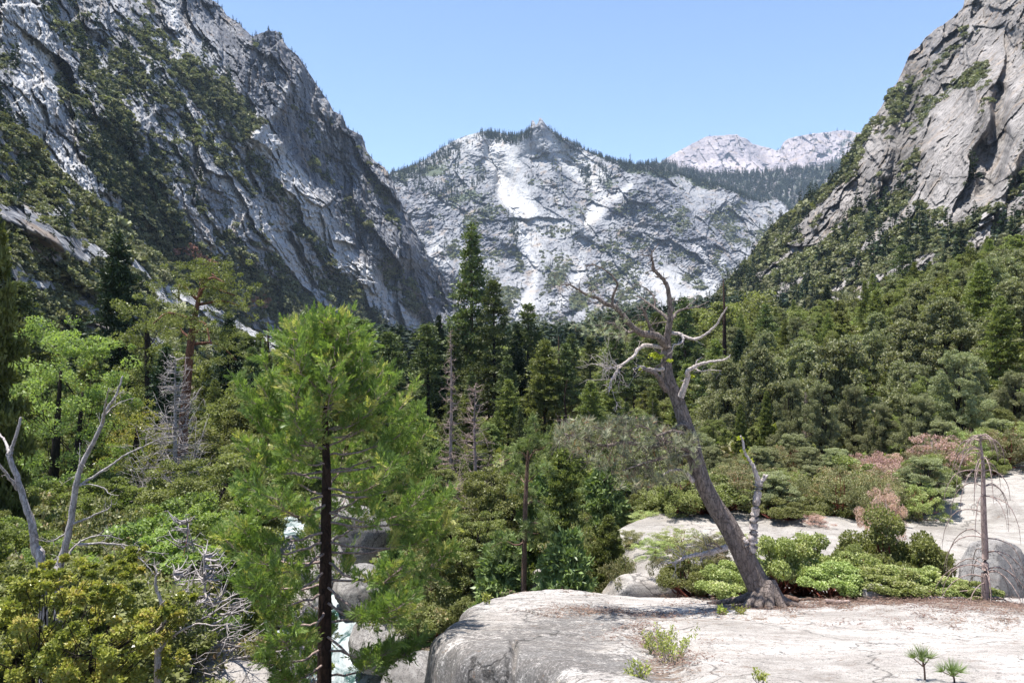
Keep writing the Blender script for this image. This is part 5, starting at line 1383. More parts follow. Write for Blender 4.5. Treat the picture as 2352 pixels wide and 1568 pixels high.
    # big low limb reaching left with grey-green foliage
    for pts, r0, r1, tw in (([(1596, 1036), (1560, 1024), (1530, 1018), (1490, 1026), (1440, 1016), (1385, 1022), (1330, 1004), (1285, 995)], .085, .012, 40), ([(1480, 1026), (1440, 1000), (1400, 985)], .03, .008, 14), ([(1590, 1040), (1540, 1050), (1490, 1060), (1430, 1080)], .045, .010, 22), ([(1520, 1018), (1500, 990), (1460, 975)], .03, .008, 14), ([(1580, 1000), (1545, 990), (1510, 1000)], .05, .02, 3)):
        lm(lambda a, b: (a, b), pts, r0, r1, -1.2, tw=tw, tl=.42, d0=.05)
    for _ in range(300):
        px = rng.uniform(1275, 1600); top = np.interp(px, [1275, 1300, 1360, 1420, 1500, 1560, 1600], [992, 975, 966, 960, 962, 985, 1000])
        bot = np.interp(px, [1275, 1340, 1420, 1500, 1600], [1010, 1050, 1120, 1130, 1080])
        py = top + (bot-top)*rng.random()**1.3
        c = W(px, py, d - 1.0*(1600-px)/320 + rng.normal()*.5) - o; dr = rdir(rng, 1, .5)[0]
        tube(t, smooth_path([c-dr*.22+[0, 0, -.06], c-dr*.1, c], 4), [.004, .002], 3)
        for q in range(2): needles(fl2, c-dr*.09*q, dr, rng, 22, .125, .012, tint=rng.uniform(.15, .75))
        if rng.random() < .05: needles(fl2, c, dr, rng, 20, .1, .008, tint=.98)
    # low left limb and curved stub
    lm(ZB, [(330, 650), (240, 680), (150, 700), (60, 715), (0, 745), (-60, 760)], .075, .012, -.5, tw=26, tl=.32, g=pale('low'), d0=.0)
    lm(ZB, [(300, 660), (240, 620), (200, 640)], .02, .006, -.3, tw=12, tl=.2, d0=-.1)
    lm(ZB, [(105, 205), (60, 150), (10, 125), (-50, 135), (-100, 165)], .055, .010, -.4, g=pale('curve'), d0=.1, tw=4, tl=.12)
    lm(lambda a, b: (a, b), [(1600, 1010), (1570, 975), (1545, 985)], .05, .02, -.2, d0=.1)
    # bleached side stem
    QS = limb(sn, [ZB(*p) for p in [(500, 690), (508, 620), (512, 540), (520, 450), (535, 360), (548, 260), (545, 205)]], .085, .058, d, o, rng, seg=14, d0=-.02)
    limb(sn, [ZB(*p) for p in [(550, 240), (572, 205), (608, 165)]], .045, .022, d, o, rng, d0=-.02); limb(sn, [ZB(*p) for p in [(545, 215), (535, 170), (515, 110), (485, 60), (455, 5), (445, -60), (430, -100)]], .048, .014, d, o, rng, d0=-.02)
    limb(sn, [ZB(*p) for p in [(575, 205), (585, 170), (590, 160)]], .03, .012, d, o, rng, d0=-.02)
    limb(sn, [ZB(*p) for p in [(475, 640), (460, 610), (455, 590)]], .05, .03, d, o, rng, d0=-.1)
    # moss
    for (x, y, r, n) in [(*ZA(820, 950), 8, 260), (*ZA(790, 942), 6, 140), (*ZA(712, 1040), 6, 260), (*ZA(1065, 1100), 4, 120), (*ZA(905, 985), 4, 90), (*ZA(985, 1525), 3, 60), (*ZB(448, 0), 4, 200), (*ZB(462, 40), 4, 160), (*ZB(425, -85), 4, 160), (*ZB(490, 70), 4, 120)]:
        c = W(x, y, d+.0) - o; p = c + rng.normal(size=(n, 3))*r/F*d*np.array([.8, .5, .45])
        leaves(moss, p, rdir(rng, n), .03, .018, rng, rng.random(n))
    t.obj('trunk', M['bark_pine'], e, True); [g_.obj('bleached_limb', M['wood_pale'], e, True) for g_ in pl.values()]; sn.obj('side_stem', M['wood_pale'], e, True)
    fol.obj('needle_tufts', M['greyneedle'], e); fl2.obj('foliage', M['greyneedle'], e); moss.obj('moss', M['moss'], e)
leaning_pine()

# ---- bright incense cedar -------------------------------------------------------------
def spray(geo, c, ax, nrm, rng, ln, tint, n=12, w=.016):
    """flat fern-like frond: pinnae on both sides of a short axis"""
    ax = unit(ax); sd = unit(np.cross(ax, nrm))
    u = np.linspace(.08, 1, n); s_ = np.where(np.arange(n) % 2 == 0, 1, -1)
    base = c + ax*(u*ln*.8)[:, None]
    D = unit(ax*(.9+.5*u)[:, None] + sd*(s_*(.95-.55*u))[:, None] + rng.normal(size=(n, 3))*.12)
    leaves(geo, base, D, ln*(.52-.25*u)*(.8+.4*rng.random(n)), w, rng, np.clip(tint + rng.normal(0, .1, n), 0, 1), side=unit(np.cross(D, nrm + rng.normal(size=(n, 3))*.35)))
def bright_cedar():
    rng = np.random.default_rng(1101); d = 11.0
    bz = float(near_z(np.array([(745-1176)/F*d]), np.array([d]))[0])
    o = np.array([(745-1176)/F*d, d, bz])
    e = empty('cedar_tree', tuple(o), 'bright yellow-green cedar with dark straight trunk, the big near tree left of centre', 'cedar')
    t = Geo(); b = Geo(); g = Geo()
    tr = [(742, 1760), (745, 1560), (746, 1400), (748, 1300), (749, 1180), (750, 1080), (747, 980), (745, 900), (748, 830), (756, 770), (760, 742)]
    P = [W(*p, d) - o for p in tr]; P = [np.array([0, 0, -.1])] + P
    Q = smooth_path(P, 60)
    tube(t, Q, [.15, .105, .098, .09, .082, .072, .06, .046, .034, .024, .014, .005], 14, .5, .14, 9)
    hy = [735, 780, 830, 880, 940, 1000, 1090, 1200, 1300, 1400, 1500, 1620, 1750]
    wl = [8, 62, 105, 130, 180, 190, 215, 255, 225, 130, 100, 90, 80]
    wr = [8, 55, 85, 125, 175, 210, 260, 310, 370, 330, 260, 170, 120]
    ph = 0
    ys_ = np.concatenate([np.linspace(752, 1000, 44), np.linspace(1010, 1340, 36), np.linspace(1350, 1720, 26)])
    for i, yy in enumerate(ys_):
        ph += 2.39996 + rng.normal()*.3
        yy = yy + rng.normal()*5
        cx, sy = math.cos(ph), math.sin(ph)
        f = np.clip((yy-740)/900, 0, 1)
        zz = zpx(yy, d) - o[2]; trk = Q[np.argmin(abs(Q[:, 2]-zz))]
        rise = np.interp(yy, [740, 900, 1100, 1300, 1600], [1.1, .75, .25, .02, -.05])
        ywid = yy - 40*min(1, f*3)
        hw = np.interp(ywid, hy, wr if cx > 0 else wl)/F*d
        hd = (np.interp(ywid, hy, wl)+np.interp(ywid, hy, wr))*.5/F*d
        Ln = math.hypot(hw*cx, hd*sy)*rng.uniform(.72, 1.08)
        dr = np.array([cx, sy, 0])
        p1 = trk + dr*Ln*.35 + [0, 0, Ln*(rise*.25 - .06)]; p2 = trk + dr*Ln*.75 + [0, 0, Ln*(rise*.55-.03)]; p3 = trk + dr*Ln + [0, 0, Ln*(rise*.9 + .12)]
        P = smooth_path([trk, p1, p2, p3], 12); r = .006 + .014*min(1, f*2.2)
        P[1:] += rng.normal(size=(11, 3))*.012
        tube(b, P, [r, r*.8, r*.45, .003], 5, .5, .1)
        inner = np.interp(yy, [740, 1000, 1060, 1700], [.04, .25, .46, .50])
        nt_ = int(5 + 12*Ln)
        for k in range(nt_):
            u = inner + (1-inner)*(k+rng.random())/nt_
            q = P[min(int(u*11), 11)]; T_ = unit(P[min(int(u*11)+1, 11)]-P[max(int(u*11)-1, 0)])
            sd = unit(np.cross(T_, [0, 0, 1]))*(1 if k % 2 else -1)
            l = (.16 + .42*Ln*.4)*rng.uniform(.5, 1.1)*(1.15-.5*u)
            dd_ = unit(T_*.75 + sd*.8 + np.array([0, 0, .25+.3*rng.normal()]))
            q2 = q + dd_*l; qm = (q+q2)/2 + np.array([0, 0, -.03*l])
            tube(b, [q, qm, q2], [.0045, .002], 3)
            tn = rng.uniform(.15, .8) if rng.random() > .15 else .97
            m = int(3 + l*13)
            for j in range(m):
                v = .2 + .8*(j+rng.random())/m
                c = q + (q2-q)*v
                ax = unit(dd_*.8 + np.array([0, 0, .30]) + rng.normal(size=3)*.50)
                nr = unit(np.cross(ax, [0, 0, 1]) + rng.normal(size=3)*.5)
                spray(g, c, ax, nr, rng, rng.uniform(.12, .23), tn, 14, .014)
    # top leader fronds
    for k in range(60):
        q = Q[-1 - rng.integers(0, 7)]
        ax = unit(np.array([rng.normal()*.6, rng.normal()*.6, .9])); spray(g, q, ax, unit(rng.normal(size=3)), rng, rng.uniform(.14, .24), rng.uniform(.3, .8), 13, .013)
    t.obj('trunk', M['bark_char'], e, True); b.obj('limbs', M['wood_pink'], e, True); g.obj('crown', M['cedar'], e)
bright_cedar()

# ---- bare trunks and snags at the left --------------------------------------------------
def traced(name, label, cat, d, limbs, mat, seed, tw, base_px):
    rng = np.random.default_rng(seed); x, y, z = at_px(base_px, d); o = np.array([x, y, z]); g = Geo()
    for k, (pts, r0, r1, n, tl) in enumerate(limbs):
        if k == 0:
            pts = [(base_px, 784 - z/d*F + 8)] + pts
        Q = limb(g, pts, r0, r1, d, o, rng, seg=10 if r0 > .03 else 6, dd=.0 if k == 0 else rng.normal()*.4)
        if n: twigs(g, Q, rng, n, tl, max(.004, r1*.5), up=.1)
    ob = g.obj(name, M[mat], None, True); ob.location = tuple(o); tag(ob, label, cat); return ob
traced('dead_tree', 'bare pale trunk forking at the left edge, leaning left', 'dead tree', 12.5,
    [([ZD(285, 900), ZD(240, 700), ZD(215, 500), ZD(160, 330), ZD(120, 200), ZD(60, 30), ZC(68, 1540), ZC(78, 1500), ZC(112, 1400), ZC(140, 1290)], .075, .018, 0, 0),
     ([ZC(66, 1530), ZC(35, 1450), ZC(-10, 1390)], .028, .012, 0, 0), ([ZD(120, 260), ZD(60, 180), ZD(0, 100), ZD(-60, 40)], .03, .014, 2, .2)], 'wood_grey', 1201, 0, 110)
traced('dead_tree', 'tall bare pale tree with sweeping right-hand limbs above the yellow-green bush', 'dead tree', 12.0,
    [([ZD(395, 1000), ZD(400, 800), ZD(440, 650), ZD(480, 480), ZD(510, 250), ZD(545, 120), ZD(590, 20), ZC(640, 1440), ZC(690, 1330), ZC(705, 1260), ZC(760, 1180), ZC(800, 1100), ZC(830, 1010)], .068, .012, 6, .25),
     ([ZC(690, 1330), ZC(712, 1200), ZC(735, 1090)], .018, .007, 3, .12), ([ZC(700, 1280), ZC(790, 1200), ZC(910, 1155)], .014, .004, 4, .15), ([ZC(735, 1210), ZC(790, 1140), ZC(840, 1110)], .012, .004, 3, .12),
     ([ZD(540, 230), ZD(640, 170), ZD(760, 90), ZD(860, 20), ZC(960, 1490), ZC(1090, 1430), ZC(1190, 1415)], .026, .005, 8, .22),
     ([ZD(500, 490), ZD(600, 450), ZD(690, 410), ZD(745, 380), ZD(755, 330)], .020, .005, 6, .16),
     ([ZD(440, 740), ZD(500, 650), ZD(590, 590), ZD(700, 570), ZD(830, 600)], .022, .005, 12, .25),
     ([ZD(530, 630), ZD(700, 625), ZD(850, 640), ZD(1000, 680), ZD(1140, 695)], .020, .005, 12, .25), ([ZD(820, 640), ZD(950, 730), ZD(1050, 840)], .014, .005, 8, .25),
     ([ZD(520, 240), ZD(600, 225), ZD(700, 250), ZD(740, 290), ZD(805, 300)], .012, .004, 4, .12), ([ZD(440, 560), ZD(350, 610), ZD(270, 600)], .014, .004, 5, .15),
     ([ZD(420, 700), ZD(360, 740), ZD(290, 770)], .011, .004, 4, .13), ([ZD(520, 170), ZD(535, 90), ZD(540, 20), ZC(540, 1460)], .012, .004, 2, .1)], 'wood_grey', 1202, 0, 134)
traced('snag', 'thin twisted white snag with peeling bark at bottom left', 'snag', 9.6,
    [([ZD(1065, 1600), ZD(1080, 1350), ZD(1060, 1250), ZD(1110, 1150), ZD(1090, 1030), ZD(1050, 900), ZD(1060, 830), ZD(1045, 780)], .050, .009, 10, .12),
     ([ZD(1085, 1345), ZD(1150, 1260), ZD(1320, 1170), ZD(1450, 1180), ZD(1570, 1165)], .020, .004, 6, .2), ([ZD(1060, 840), ZD(1095, 800)], .012, .005, 0, 0), ([ZD(1090, 1040), ZD(1110, 1010)], .014, .005, 0, 0)], 'wood_pale', 1203, 0, 362)

def dead_fir():
    rng = np.random.default_rng(1210); d = 13.7; x, y, z = at_px(2263, d); o = np.array([x, y, z]); g = Geo()
    P = [np.array([0, 0, -.1])] + [W(*ZB(*p), d)-o for p in [(2085, 1040), (2080, 850), (2080, 700), (2070, 400), (2065, 100), (2050, -60), (2052, -120)]]
    Q = smooth_path(P, 40); tube(g, Q, [.078, .066, .062, .055, .045, .03, .012, .006], 10, .5, .15)
    Lm = (len(Q)-1)
    for k in range(62):
        u = rng.uniform(.10, .97); q = Q[int(u*Lm)]; ph = rng.uniform(0, 6.28)
        ln = np.interp(u, [0, .3, .7, 1], [.75, .95, .75, .3])*rng.uniform(.55, 1.1); dr = np.array([math.cos(ph), math.sin(ph), 0])
        up = rng.uniform(.0, .3)
        pts = [q, q+dr*ln*.3+[0, 0, up*ln*.4], q+dr*ln*.65+[0, 0, -.12*ln], q+dr*ln*.88+[0, 0, -.55*ln], q+dr*ln*.95+[0, 0, -(.9+.3*rng.random())*ln]]
        B = smooth_path(pts, 10); tube(g, B, [.011, .008, .003], 4)
        twigs(g, B, rng, 4, .22*ln+.05, .0028, 3, up=-.4, frac=.4, sub=1)
    ob = g.obj('dead_tree', M['wood_pink'], None, True); ob.location = tuple(o)
    tag(ob, 'small dead fir with drooping bare branches beside the boulder at right', 'dead tree')
dead_fir()

# ---- the near yellow-green oak at bottom left ---------------------------------------------
cl = [(20, 1370, 34), (70, 1350, 34), (120, 1355, 34), (170, 1380, 34), (215, 1385, 30), (30, 1430, 44), (100, 1430, 46), (180, 1440, 44), (250, 1420, 36), (300, 1440, 38), (345, 1450, 34), (30, 1500, 46), (110, 1510, 46), (190, 1510, 46), (260, 1500, 44), (330, 1510, 40), (60, 1560, 44), (150, 1570, 44), (240, 1570, 44), (320, 1570, 40),
      (240, 1355, 14), (245, 1310, 16), (262, 1335, 14), (215, 1300, 8), (-20, 1440, 40), (-20, 1520, 44), (390, 1390, 12), (405, 1420, 12), (375, 1420, 14), (50, 1325, 14), (100, 1325, 12), (360, 1560, 24)]
leafy_tree('oak_tree', 'yellow-green glossy leafy oak crown in the bottom left corner', 'oak', 9.3, cl, 'yoak', .042, 1100, 'bark_dark',
           [[(100, 1900), (110, 1700), (125, 1600), (120, 1500)], [(60, 1900), (70, 1620), (60, 1500)], [(130, 1800), (200, 1600), (260, 1480)]], 1301, .9)

# ---- slender pine left of the slab -----------------------------------------------------------
def slim_pine():
    rng = np.random.default_rng(1400); d = 19.5; x, y, z = at_px(1203, d); o = np.array([x, y, z])
    e = empty('pine_tree', tuple(o), 'slim brown-barked pine with bare lower trunk rising behind the left end of the slab', 'pine')
    t = Geo(); g = Geo()
    P = [np.array([0, 0, -.1])] + [W(*p, d)-o for p in [(1203, 1360), (1204, 1300), (1205, 1230), (1207, 1150), (1210, 1090), (1212, 1050), (1216, 1010)]]
    tube(t, smooth_path(P, 40), [.10, .072, .066, .06, .052, .045, .036, .02], 10, .5, .12)
    tips = []
    for pts, r0, r1, n in (([(1205, 1245), (1185, 1252), (1160, 1243), (1130, 1255)], .035, .01, 8), ([(1212, 1060), (1200, 1040), (1180, 1048), (1158, 1060)], .03, .008, 8), ([(1213, 1055), (1228, 1035), (1245, 1030), (1262, 1015)], .03, .008, 8), ([(1216, 1015), (1222, 1000), (1235, 985)], .02, .006, 6),
                        ([(1206, 1215), (1225, 1225), (1255, 1220)], .022, .006, 10), ([(1206, 1210), (1222, 1200), (1245, 1205)], .02, .006, 8), ([(1208, 1110), (1190, 1095), (1165, 1085)], .02, .006, 9), ([(1208, 1110), (1230, 1090), (1250, 1070)], .02, .006, 9), ([(1206, 1160), (1230, 1150), (1260, 1160)], .018, .006, 8)):
        Q = limb(t, pts, r0, r1, d, o, rng, seg=6, dd=rng.normal()*.6); tips += twigs(t, Q, rng, n, .35, .006, 3)
    for q in tips: needles(g, q, rdir(rng, 1, .4)[0], rng, 44, .19, .012, tint=rng.uniform(.2, .8))
    t.obj('trunk', M['bark_brown'], e, True); g.obj('crown', M['longneedle'], e)
slim_pine()

# ---- manzanita and shrubs on the granite -------------------------------------------------------
def manz_template(seed, mat='manz', n=34, leaf=.034, per=620, open_=.25, wide=.62):
    rng = np.random.default_rng(seed); g = Geo(); t = Geo()
    for i in range(n):
        a = rng.uniform(0, 6.28); r = wide*rng.random()**.5; z = open_ + (1-open_)*(1-(r/wide)**2*.55)*rng.uniform(.35, .92)
        c = np.array([math.cos(a)*r, math.sin(a)*r, z]); clump(g, rng, c, rng.uniform(.12, .19), per, leaf, rng.uniform(.2, .8), squash=.7, width=.78)
        b = np.array([math.cos(a)*r*.12, math.sin(a)*r*.12, 0]); m = np.array([math.cos(a+.4)*r*.65, math.sin(a+.4)*r*.65, z*.35])
        P = smooth_path([b, m, (m+c)/2+rng.normal(size=3)*.04, c], 9); tube(t, P, [.022, .014, .005], 5, .5, .1)
        twigs(t, P, rng, 3, .16, .004, 3, sub=1)
    return t.mesh('stems', M['twig_red']), g.mesh('leaves', M[mat])
T['manz_a'] = manz_template(41); T['manz_b'] = manz_template(42, n=34, open_=.1); T['manz_c'] = manz_template(43, mat='oak', n=44, open_=.06, leaf=.028, per=650, wide=.6)
T['manz_low'] = manz_template(44, n=30, open_=.40, leaf=.05, per=480, wide=.85)
rm = np.random.default_rng(1500)
def shrub(px, ytop, d, tp, w_px, label, cat='shrub', name='manzanita', parts=('stems', 'leaves'), group=None):
    x, y, z = at_px(px, d); h = max(zpx(ytop, d)-z, .25)
    wfull = max(w_px/F*d*1.3, h*.9)
    base_w = {'manz_a': 1.45, 'manz_b': 1.45, 'manz_c': 1.4, 'manz_low': 1.9, 'shrub_a': 2.0, 'shrub_b': 1.8, 'shrub_g': 2.1, 'shrub_d': 2.1, 'near_shrub': 2.0, 'near_shrub_pale': 2.1, 'oak_g2': 1.25, 'oak_a': 1.15, 'oak_c': 1.3, 'oak_b': 1.0}[tp]
    return put(name, T[tp], (x, y, z-.03), h*1.02, wfull/base_w, rm.uniform(0, 6.28), label, cat, group, parts)
for px, yt, d, tp, w_, lb in (
    (1600, 1262, 15.6, 'manz_c', 140, 'dark green shrub behind the slab just left of the leaning pine trunk'),
    (1668, 1285, 14.9, 'manz_b', 120, 'green manzanita touching the left side of the leaning pine trunk'),
    (1775, 1218, 15.0, 'manz_b', 130, 'tall light-green manzanita immediately right of the leaning pine trunk'),
    (1845, 1212, 15.4, 'manz_b', 150, 'tallest light-green manzanita, second right of the leaning pine trunk'),
    (1905, 1275, 14.6, 'manz_a', 140, 'light manzanita in front of the round olive shrub, left part'),
    (1985, 1262, 15.4, 'manz_a', 150, 'light manzanita directly below the round olive shrub'),
    (2035, 1300, 14.3, 'manz_low', 150, 'open manzanita showing red-brown crooked stems over pale rocks'),
    (2105, 1300, 14.6, 'manz_low', 150, 'manzanita right of the one with crooked red-brown stems'),
    (2165, 1325, 14.5, 'manz_low', 120, 'low manzanita left of the small dead fir, before the boulder'),
    (2232, 1335, 14.1, 'manz_low', 100, 'lowest manzanita clump at the foot of the small dead fir'),
    (1945, 1240, 16.2, 'manz_c', 90, 'thin olive bush with grey twigs left of the round olive shrub'),
    (2045, 1152, 18.6, 'manz_c', 200, 'large round olive-green shrub on the pale granite'),
    (2110, 1235, 18.3, 'manz_c', 110, 'right skirt bush of the large round olive-green shrub'),
    (1720, 1300, 15.4, 'manz_b', 110, 'green manzanita hidden behind the leaning pine trunk foot')):
    shrub(px, yt, d, tp, w_, lb)
# scrub band beyond the bench
def band():
    rng = np.random.default_rng(1600); n = 0; used = []; tries = 0
    while n < 130 and tries < 6000:
        tries += 1
        px = rng.uniform(1430, 2330); d = rng.uniform(26.5, 36.5); x = (px-1176)/F*d
        if any((x-a)**2+(d-b)**2 < .95**2 for a, b in used): continue
        if px > 2140 and d < 31 + (px-2140)*.012: continue
        used.append((x, d)); n += 1
        k = rng.choice(['shrub_a', 'shrub_a', 'shrub_g', 'shrub_a', 'manz_c', 'near_grey'])
        if (px > 1880 and px < 2150 and d > 30 and rng.random() < .25) : k = 'shrub_d'
        z = float(near_z(np.array([x]), np.array([d]))[0]); h = rng.uniform(.9, 1.8)*(1.25 if k == 'near_grey' else 1)
        w = h*rng.uniform(1.0, 1.5)*(.75 if k.startswith('shrub') else 1)
        yt = 784 - (z+h)/d*F
        colr = {'shrub_a': 'brownish-green', 'shrub_b': 'dark green', 'shrub_g': 'light green', 'shrub_d': 'pinkish dried', 'manz_c': 'olive', 'near_grey': 'grey-green'}[k]
        AUTO.append((put('shrub', T[k], (x, d, z-.05), h, w, rng.uniform(0, 6.28), 'x', 'shrub', 'shrubs beyond the granite bench', ('stems', 'leaves') if k == 'manz_c' else ('stem', 'leaves')), colr + ' shrub beyond the pale granite bench', px, d))
band()
for px, yt, d, tp, w_, lb, nm in (
    (2020, 1118, 22.5, 'shrub_d', 110, 'pink dried shrub right above the round olive shrub', 'shrub'), (1870, 1180, 24.5, 'shrub_d', 70, 'small reddish dried shrub at the far rim of the pale bench', 'shrub'),
    (1800, 1140, 25.5, 'manz_c', 130, 'dark olive shrub behind the bleached side stem of the leaning pine', 'shrub'), (1570, 1215, 22, 'shrub_g', 150, 'low pale green shrub on the bench left of the leaning pine', 'shrub'),
    (1480, 1205, 26.5, 'shrub_g', 110, 'low shrub behind the path at the left end of the bench', 'shrub'), (1360, 1200, 21.5, 'shrub_b', 110, 'reddish-stemmed shrub left of the path beside the young cedar', 'shrub'),
    (1440, 1215, 22.5, 'near_shrub', 90, 'dull shrub at the left rim of the pale bench, by the path', 'shrub'), (1505, 1238, 21.0, 'near_shrub_pale', 100, 'pale low shrub on the ledge beside the path', 'shrub'),
    (1625, 1228, 20.5, 'near_shrub', 130, 'grey-green shrub behind the leaning pine left limb', 'shrub'), (1690, 1222, 22.5, 'near_shrub_pale', 110, 'low pale shrub behind the leaning trunk on the bench', 'shrub'), (1410, 1290, 19.2, 'near_shrub', 70, 'small shrub at the lower left corner of the bench', 'shrub'),
    (1560, 1255, 18.5, 'shrub_a', 110, 'greyish low shrub under the left limb at the bench', 'shrub')):
    parts = ('stems', 'leaves') if tp.startswith('manz') else ('stem', 'leaves')
    shrub(px, yt, d, tp, w_, lb, name=nm, parts=parts)

# ---- small plants on the slab ---------------------------------------------------------------------
def small_plant(px, py, d, h, n, label, seed, mat='grass', leaf=.045, spread=.12, cat='plant', name='small_shrub', stems='wood_grey'):
    rng = np.random.default_rng(seed); x, y, z = at_px(px, d); o = np.array([x, y, z]); e = empty(name, tuple(o), label, cat); t = Geo(); g = Geo()
    for k in range(n):
        a = rng.uniform(0, 6.28); q0 = np.array([math.cos(a), math.sin(a), 0])*spread*.5*rng.random()
        q2 = q0 + np.array([math.cos(a)*spread*rng.random(), math.sin(a)*spread*rng.random(), h*rng.uniform(.5, 1.05)])
        P = smooth_path([q0, (q0+q2)/2+rng.normal(size=3)*.02, q2], 7); tube(t, P, [.004, .0018], 4)
        m = 26; u = rng.random(m)**.6; c = q0 + (q2-q0)*u[:, None] + rng.normal(size=(m, 3))*.014
        leaves(g, c, rdir(rng, m, .9), leaf*(.6+.6*rng.random(m)), leaf*.32, rng, np.clip(.5+rng.normal(0, .25, m), 0, 1))
    t.obj('stem', M[stems], e); g.obj('leaves', M[mat], e)
small_plant(1505, 1478, 9.0, .24, 14, 'light green sprig growing left in the slab crack', 1701, spread=.20)
small_plant(1548, 1505, 8.6, .36, 18, 'tallest green sprig in the slab crack', 1702, spread=.22)
small_plant(1530, 1450, 9.8, .2, 8, 'small green sprig at the upper end of the slab crack', 1703, spread=.14)
small_plant(1478, 1568, 7.6, .16, 9, 'little leafy sprig at the bottom edge of the slab crack', 1704, spread=.12)
small_plant(1747, 1590, 6.9, .11, 4, 'tiny green sprig at the very bottom, right of the crack', 1705, spread=.05)
small_plant(1655, 1412, 12.3, .10, 6, 'tiny grass tuft left of the leaning pine roots', 1706, spread=.10, leaf=.07)
small_plant(1700, 1412, 12.3, .09, 5, 'tiny yellowish tuft touching the leaning pine roots', 1707, spread=.08, leaf=.06)
small_plant(1120, 1400, 13.2, .16, 6, 'small tuft on the left rim of the slab', 1708, spread=.10, leaf=.07)
def seedling(px, py, d, h, label, seed):
    rng = np.random.default_rng(seed); x, y, z = at_px(px, d); o = np.array([x, y, z]); e = empty('pine_seedling', tuple(o), label, 'pine seedling'); t = Geo(); g = Geo()
    tube(t, smooth_path([(0.03, 0, -.1), (.02, 0, h*.5), (0, 0, h)], 6), [.010, .007], 6)
    needles(g, np.array([0, 0, h]), np.array([0, 0, 1.]), rng, 110, .135, .006, 1.2, .5, .25)
    for a in (0.3, 2.6, 4.4):
        q = np.array([math.cos(a)*.07, math.sin(a)*.05, h*.9]); tube(t, [(0.01, 0, h*.6), tuple(q)], [.006, .004], 5); needles(g, q, unit(q), rng, 50, .11, .006, 1.0, .5, .2)
    t.obj('stem', M['bark_brown'], e); g.obj('needles', M['longneedle'], e)
seedling(2118, 1590, 7.1, .20, 'left pine seedling with star-shaped needles on the slab at bottom right', 1711)
seedling(2186, 1600, 7.0, .09, 'lower right pine seedling on the slab, beside the taller star-shaped one', 1712)

# ---- boulders ----------------------------------------------------------------------------------------
def boulder(px, py, d, w, h, dp, label, seed, mat=None, sq=2.6, name='boulder', rz=0.0, sink=.12, z=None, nz=.10, cut=0):
    """superellipsoid with worn facets"""
    rng = np.random.default_rng(seed); x = (px-1176)/F*d; z = float(near_z(np.array([x]), np.array([float(d)]))[0]) if z is None else z
    nu, nv = 72, 46
    th = np.linspace(0, 2*math.pi, nu, endpoint=False)[None, :]; ph = np.linspace(-math.pi/2, math.pi/2, nv)[:, None]
    c = lambda a: np.sign(np.cos(a))*np.abs(np.cos(a))**(2/sq); s_ = lambda a: np.sign(np.sin(a))*np.abs(np.sin(a))**(2/sq)
    X = c(ph)*c(th); Y = c(ph)*s_(th); Z = s_(ph)+0*th
    P = np.stack([X, Y, Z], -1)
    for k in range(7):
        n_ = unit(rng.normal(size=3)+np.array([0, 0, .35])); lim = rng.uniform(.68, .92)
        e_ = np.maximum(P@n_ - lim, 0); P = P - .85*e_[..., None]*n_
    r = 1 + nz*fbm(P[..., 0]*1.5+seed, P[..., 1]*1.5, P[..., 2]*1.5, 5, seed) + .03*fbm(P[..., 0]*7, P[..., 1]*7, P[..., 2]*7, 4, seed+3)
    P = P*r[..., None]*np.array([w/2, dp/2, h/2]) + np.array([0, 0, h/2-sink*h])
    F4 = []
    i = np.arange(nv-1)[:, None]*nu; j = np.arange(nu)[None, :]
    F4 = np.stack([(i+j).ravel(), (i+(j+1) % nu).ravel(), (i+nu+(j+1) % nu).ravel(), (i+nu+j).ravel()], 1)
    lic = np.clip(.5*fbm(P[..., 0]*1.2, P[..., 1]*1.2, P[..., 2]*1.2, 3, seed)+.2, 0, 1)
    o = link(name, mesh_from(name, P.reshape(-1, 3), F4, None, mat or m_boulder, {'lichen': lic.ravel(), 'litter': lic.ravel()*0-.4}, smooth=True))
    o.location = (x, d, z); o.rotation_euler = (0, 0, rz); return tag(o, label, 'boulder')
boulder(2290, 0, 16.6, 1.5, 2.15, 1.2, 'squarish grey boulder behind the small dead fir at right', 1801, sq=3.2, rz=.5, mat=m_boulder)
boulder(446, 0, 20.0, 2.1, 3.7, 2.0, 'rounded dark grey boulder beside the river, behind the white snag', 1802, sq=2.3, z=-9.2, rz=.3, sink=.25)
boulder(480, 0, 17.5, 3.8, 2.9, 2.8, 'broad pale sunlit boulder at the very bottom left of centre', 1803, sq=2.4, mat=m_boulder_pale, z=-9.2, rz=.2, sink=.3)
boulder(790, 0, 17.0, 2.2, 2.2, 2.0, 'grey boulder on the right bank behind the bright cedar foot', 1804, mat=m_boulder_pale, z=-9.6, sink=.2)
for i, (px, d, w_, h_, zz, lb) in enumerate((
    (705, 33, 3.0, 2.2, -10.0, 'largest pale boulder upstream, left of the bright cedar trunk'), (800, 36, 3.6, 2.8, -10.0, 'pale boulder upstream, right of the bright cedar trunk'), (690, 29, 2.6, 1.4, -10.1, 'flat pale boulder in the river, left of the bright cedar trunk'),
    (830, 30, 2.8, 1.8, -10.1, 'pale boulder seen through the right limbs of the bright cedar'), (770, 41, 2.6, 2.2, -9.8, 'far white boulder beside the upstream rapid'), (640, 24.5, 1.4, .7, -10.0, 'small dark wet rock in the rapid'), (585, 25.5, 1.6, .8, -10.0, 'wet brown rock at the left bank of the rapid'),
    (880, 24, 2.4, 1.6, -9.6, 'boulder in the shade under the bright cedar right limbs'), (960, 21, 2.2, 1.5, -9.5, 'grey boulder in shade beside the left foot of the slab'), (620, 22.5, 1.5, .7, -9.95, 'low grey rock at the near bank of the river'))):
    boulder(px, 0, d, w_, h_, w_*.85, lb, 1820+i, mat=m_boulder_pale if i in (0, 2, 4) else m_boulder, z=zz, rz=i*.7)
